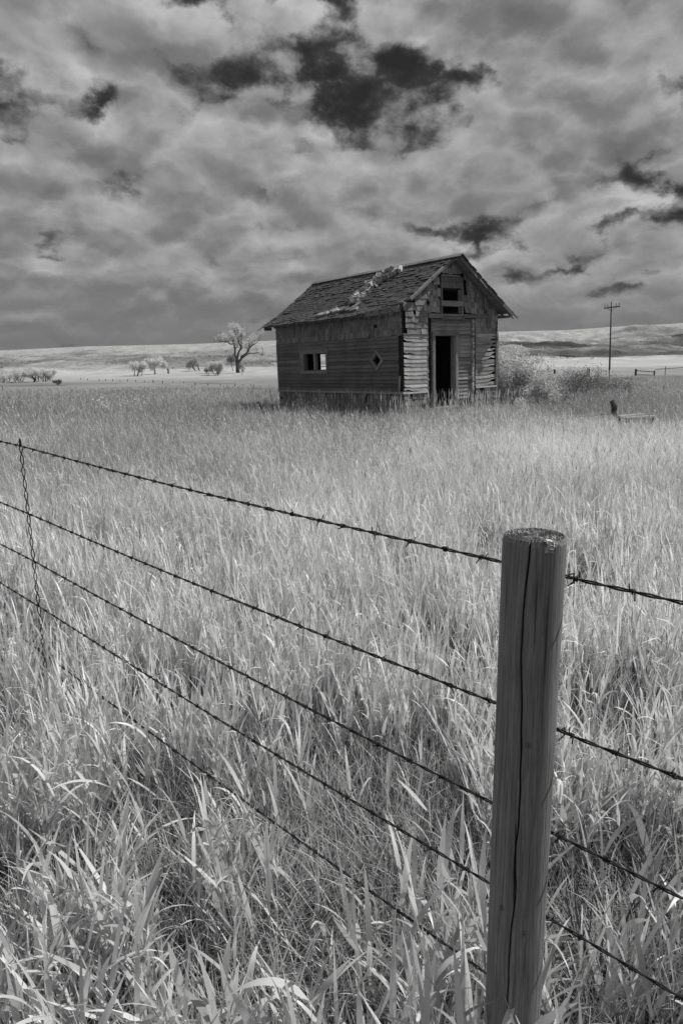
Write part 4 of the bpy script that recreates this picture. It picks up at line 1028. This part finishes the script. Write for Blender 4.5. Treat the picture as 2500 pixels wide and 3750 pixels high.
# the flowering bush behind the cabin
def bush(name, loc, H, Wd, label, leaves, lsize, stems, tone, mat, stem_mat='deadwood', cat='bush', spread=.5, rad=.12, depth=3, group=None, shape=1.0, gn=.25, thick=.012):
    t = empty(name, loc, label=label, cat=cat, group=group); mb = MB(); tips = []
    for s in range(stems):
        a = R_.uniform(0, 6.28); tl = R_.uniform(0, .75) * shape
        grow(mb, (math.cos(a) * Wd * .12, math.sin(a) * Wd * .12, -.05), (math.cos(a) * tl, math.sin(a) * tl, 1), H * R_.uniform(.36, .5), thick, depth, tips, spread=spread, gnarl=gn, sides=4, all_=True)
    xs = np.array([tuple(q) for q in tips]); sz = H / max(xs[:, 2].max(), .1); sx = Wd / max(np.ptp(xs[:, 0]), .1)
    sxx = min(max(sx, .5), 1.6)
    mb.v = [(v[0] * sxx, v[1] * sxx, v[2] * sz) for v in mb.v]; xs = xs * np.array([sxx, sxx, sz])
    mb.build('stems', MT[stem_mat], t)
    hp = Heap(); leaf_cloud(hp, xs, rad, leaves, lsize, tone); hp.build('leaves', MT[mat]).parent = t
    return t
bush('flowering_bush', (5.25, 21.6, gz(5.25, 21.6)), 2.12, 2.5, 'big pale leafy bush growing behind the right corner of the cabin', 19000, .038, 24, (.5, 1.), 'leaf', rad=.17)
bush('flowering_bush', (6.25, 21.9, gz(6.25, 21.9)), 1.15, 1.5, 'lower pale leafy bush spreading right of the big bush by the cabin', 4200, .034, 12, (.3, .95), 'leaf', rad=.15)
bush('flowering_bush', (4.75, 19.2, gz(4.75, 19.2)), .62, .7, 'small pale sprig of leaves at the front right corner of the cabin', 700, .032, 6, (.5, 1.), 'leaf', rad=.12)
bush('weed_shrub', (6.95, 22.6, gz(6.95, 22.6)), 1.35, 1.3, 'dark twiggy weed shrub next to the lower pale bush', 1700, .026, 16, (.2, .8), 'brush', rad=.12)
bush('weed_shrub', (7.75, 23.0, gz(7.75, 23)), 1.55, 1.7, 'tallest dark weed shrub in the middle of the weedy patch', 2600, .026, 22, (.2, .9), 'brush', rad=.12)
bush('weed_shrub', (8.5, 22.8, gz(8.5, 22.8)), 1.3, 1.3, 'dark weed shrub left of the broken black post', 1500, .026, 14, (.3, 1.), 'brush', rad=.12)
bush('weed_shrub', (9.35, 23.6, gz(9.35, 23.6)), 1.2, 1.3, 'rightmost low dark weed shrub behind the broken black post', 1300, .026, 14, (.3, 1.), 'brush', rad=.12)
bush('bare_shrub', (8.35, 20.2, gz(8.35, 20.2)), 1.15, .5, 'thin leafless branching stem right of the broken black post', 60, .02, 3, (.2, .6), 'brush', rad=.05, shape=.5)
for x_, y_, h_, w_, lb in ((-1.05, 19.0, .46, .6, 'low pale leafy clump in the grass before the middle of the long wall'), (-.55, 18.5, .42, .55, 'low pale leafy clump in the grass nearest the cabin near corner'), (-5.35, 18.3, .62, .7, 'pale plume like weed standing in the open field left of the cabin'), (-6.0, 18.2, .6, .6, 'thin pale weed left of the plume like weed in the field')):
    bush('pale_weed', (x_, y_, gz(x_, y_)), h_ + .22, w_, lb, 700, .03, 8, (.5, 1.), 'leaf', cat='weed', rad=.12)
bush('twiggy_weed', (-9.0, 18.5, gz(-9, 18.5)), .85, .9, 'dark twiggy weed at the left picture edge in the field', 500, .022, 9, (.2, .7), 'brush', cat='weed', rad=.10)
# dead weed beside the post
t = empty('dead_weed', (.80, 1.83, gz(.8, 1.83)), label='dead dark branching weed stem in the grass right of the post', cat='weed'); mb = MB(); tips = []
for a, tl in ((2.9, .42), (2.4, .30), (3.4, .25), (.2, .30), (.6, .18), (1.6, .25), (-.5, .4)):
    grow(mb, (0, 0, -.02), (math.cos(a) * tl, math.sin(a) * tl, 1), R_.uniform(.30, .40), .0042, 2, tips, spread=.32, gnarl=.16, sides=5, up_=.1, short=.6)
mb.build('stems', MT['deadwood'], t, True)

# ------------------------------------------------------------------ small things in the field
def leaning_post(name, base, top, r, label, mat='deadwood', cat='post', group=None):
    mb = MB(); a, b = Vector(base), Vector(top); pts = []; n = 8
    for k in range(n + 1): pts.append(a.lerp(b, k / n) + Vector((R_.gauss(0, r * .15), R_.gauss(0, r * .15), 0)))
    mb.tube([q - a for q in pts], [r * R_.uniform(.85, 1.12) for _ in pts], 9)
    o = mb.build(name, MT[mat]); o.location = a
    return tag(o, label, cat, group)
zb = gz(6.8, 17.2); leaning_post('broken_post', (6.86, 17.2, zb - .1), (6.66, 17.2, .60), .072, 'short charred broken post in the grass left of the wooden crate', 'bark')
leaning_post('leaning_post', (-2.02, 19.5, gz(-2, 19.5) - .1), (-2.30, 19.5, .56), .05, 'short leaning grey post in the grass left of the cabin')
mb = MB(); p0 = Vector((5.1, 16.3, gz(5.1, 16.3) + .25)); p1 = Vector((6.7, 17.3, gz(6.7, 17.3) + .27))
mb.tube([p0.lerp(p1, q / 12) + Vector((0, 0, R_.gauss(0, .006))) for q in range(13)], .010, 5); tag(mb.build('fallen_rail', MT['deadwood']), 'thin fallen rail lying on the grass between cabin and broken post', 'rail')
mb = MB()                                   # crate
cr_ = empty('wooden_crate', (6.55, 15.5, gz(6.55, 15.5) + .12), .1, label='weathered slatted wooden crate sunk in the grass beside the broken post', cat='crate')
for z in (.10, .165, .225):
    wv = .22 + (z - .1) * .5
    for s in (-1, 1): mb.beam((-wv, s * .2, z), (wv, s * .2, z + R_.uniform(-.012, .012)), .05, .018, tone=R_.uniform(.4, .8)); mb.beam((s * wv, -.2, z), (s * wv, .2, z), .05, .018, tone=R_.uniform(.3, .7))
for y in (-.12, 0, .12): mb.beam((-.24, y, .05), (.24, y, .05), .1, .016, Vector((0, 1, 0)), tone=.3)
mb.build('slats', MT['crate'], cr_)
for s in (-1, 1):
    for q in (-1, 1):
        m2 = MB(); m2.beam((s * .19, q * .18, -.2), (s * .29, q * .185, .25), .05, .05, Vector((0, 1, 0)), .3); m2.build('corner_post', MT['deadwood'], cr_)
mb = MB(); mb.beam((-.32, -.22, .258), (.33, -.22, .285), .03, .03, tone=.95); mb.build('rim', MT['crate'], cr_); mb = MB(); mb.beam((-.30, .22, .262), (.32, .22, .29), .03, .03, tone=.8); mb.build('rim', MT['crate'], cr_)
# utility pole on a stub
p = at(2231, 1392, 40, 120); k = px_size(p, 1)
up_ = empty('utility_pole', p, label='tall wooden utility pole with one crossarm and insulators', cat='pole')
LX = -15.5
mb = MB(); mb.tube([(-2.6 * k, 0, 36 * k), (-7 * k, 0, 150 * k), (-12 * k, 0, 272 * k)], [3.2 * k, 2.6 * k, 2.0 * k], 8); mb.build('pole', MT['bark'], up_, True)
mb = MB(); mb.tube([(0, .05, -12 * k), (-3.4 * k, .05, 46 * k)], 1.6 * k, 8); mb.build('stub', MT['bark'], up_)
mb = MB(); mb.beam(((-22 + LX) * k, -.15, 250 * k), ((33 + LX) * k, -.15, 256 * k), 4.2 * k, 3.4 * k, tone=.5); mb.build('crossarm', MT['bark'], up_)
for a, b in ((-12, 250), (22, 254)):
    mb = MB(); mb.beam(((a + LX) * k, -.2, b * k), ((4.5 + LX) * k, -.14, 240 * k), 1.1 * k, 1.0 * k); mb.build('brace', MT['bark'], up_)
for a, b in ((-20, 252), (-10, 253), (19, 257), (30, 258)):
    a += LX
    mb = MB(); mb.tube([(a * k, -.15, b * k), (a * k, -.15, (b + 4) * k), (a * k, -.15, (b + 4.5) * k), (a * k, -.15, (b + 8) * k), (a * k, -.15, (b + 9) * k)], [.6 * k, .6 * k, 1.7 * k, 1.4 * k, .4 * k], 7); mb.build('insulator', MT['bark'], up_)
# pasture posts and corner braces on the right
def post_px(px, ytop, ybot, wpx, name, label, group=None, y0=60, y1=140, lean=0, parent=None):
    p = at(px, ybot, y0, y1); k = px_size(p, 1); h = (ybot - ytop) * k; mb = MB()
    mb.tube([(0, 0, -.3), (lean * h * .5, 0, h * .5), (lean * h, 0, h)], [wpx * k * .5, wpx * k * .48, wpx * k * .46], 7)
    o = mb.build(name, MT['bark'], parent)
    o.location = p - (parent.location if parent else Vector((0, 0, 0)))
    return p, h, k, (o if parent else tag(o, label, 'post', group))
def brace(label, ends, railpx):
    base = at(ends[0][0], ends[0][2], 60, 140); e = empty('corner_brace', base, label=label, cat='fence')
    tops = []
    for px, yt, yb, wd in ends:
        p, h, k, o = post_px(px, yt, yb, wd, 'post', None, parent=e); tops.append((p - base, h, k))
    for f in railpx:
        mb = MB(); (p, h, k), (q, g, _) = tops; mb.tube([p + Vector((0, 0, h * f)), q + Vector((0, 0, g * f))], 1.5 * k, 6); mb.build('rail', MT['bark'], e)
brace('pair of short posts joined by one rail, left of the utility pole', [(1979, 1349, 1361, 5), (2030, 1348, 1364, 8)], (.65,))
brace('pair of posts joined by sagging rails at the right picture edge', [(2326, 1352, 1379, 8), (2394, 1358, 1379, 6)], (.8, .25))
post_px(2148, 1353, 1379, 3, 'pasture_post', 'thin post standing close beside a thicker one near the utility pole')
post_px(2155, 1352, 1380, 6, 'pasture_post', 'thicker post of the close pair near the utility pole')
post_px(2434, 1342, 1374, 2.5, 'pasture_post', 'thin tall stake right of the rail brace at the picture edge')
mb = MB(); a = at(2400, 1362, 60, 200); b = at(2530, 1353, 60, 200); mb.tube([a + Vector((0, 0, .55)), b + Vector((0, 0, .6))], .08, 6); tag(mb.build('pole_rail', MT['bark']), 'long low pole rail running off the right picture edge', 'rail')
# far valley fence
pts = [(443, 308), (480, 311), (543, 314), (578, 315), (617, 316), (657, 318), (697, 316), (743, 320), (790, 322), (838, 324), (890, 326), (945, 327), (1005, 328), (1068, 337), (1137, 341), (1205, 343), (1243, 345), (1286, 348), (1330, 348), (1370, 350)]
base = at(443 / 1.4933, 1180 + 314 / 1.4933, 120, 480); vf = empty('pasture_fence', base, label='long row of small dark fence posts crossing the valley floor', cat='fence'); tops = []
for i, (cx, cy) in enumerate(pts):
    hp_ = (6, 5, 7, 6, 7, 7, 8, 7, 6, 10, 9, 6, 6, 11, 8, 7, 6, 9, 6, 7)[i]
    p, h, k, o = post_px(cx / 1.4933, 1180 + cy / 1.4933 - hp_ / 2, 1180 + cy / 1.4933 + hp_ / 2 + 1, 2.2 if hp_ < 9 else 3.2, 'post', None, y0=100, y1=480, parent=vf); tops.append(p - base + Vector((0, 0, h * .8)))
mb = MB(); mb.tube(tops, .006, 4); mb.build('wire', MT['wire'], vf)
for cx, yt, yb, lb in ((20, 345, 376, 'leaning dark post at the left picture edge below the willow thicket'), (725, 376, 394, 'short post at the far edge of the grass field'), (1085, 366, 398, 'tall thin stake at the far edge of the grass field'), (1387, 340, 382, 'tall thin stake nearest the left side of the cabin')):
    post_px(cx / 1.4933, 1180 + yt / 1.4933, 1180 + yb / 1.4933, 2.6, 'field_post', lb, None, 45, 140, -.25 if cx == 20 else 0)
# brush on the hillsides and sage on the right-hand slope
HB = Heap(); n = 9000
tt = U(-.52, .52, n); yy = U(520, 980, n); xx = tt * yy; dn = fbm(xx / 70 + 5, yy / 110, 5, 41); k = (rng.random(n) < np.clip((dn - .45) * 2.5, 0, 1) * np.where(tt > .1, .55, .3)); xx, yy = xx[k], yy[k]
cen = np.stack([xx, yy, ground_h(xx, yy) + .3], -1); leaf_cloud(HB, cen, 2.0, len(cen) * 9, .6, (.15, .9), .45)
HB.build('hillside_brush', MT['brush'], kind='stuff', label='scattered dark brush in the gullies of the distant hills', cat='brush')
SB = Heap(); n = 900
tt = U(.2, .53, n); yy = U(27, 84, n); xx = tt * yy; dn = fbm(xx / 3.2, yy / 5, 4, 21); k = rng.random(n) < np.clip((dn - .5) * 6, .02, .9); xx, yy = xx[k], yy[k]
cen = np.stack([xx, yy, ground_h(xx, yy) + .15], -1); leaf_cloud(SB, cen, .55, len(cen) * 60, .06, (.1, .8), .55)
n = 260; tt = U(-.5, -.1, n); yy = U(44, 60, n); xx = tt * yy; k = rng.random(n) < .3; xx, yy = xx[k], yy[k]
cen = np.stack([xx, yy, ground_h(xx, yy) + .2], -1); leaf_cloud(SB, cen, .6, len(cen) * 40, .06, (.4, 1.), .55)
SB.build('sagebrush', MT['brush'], kind='stuff', label='low dark sagebrush clumps dotting the slope right of the cabin', cat='sagebrush')
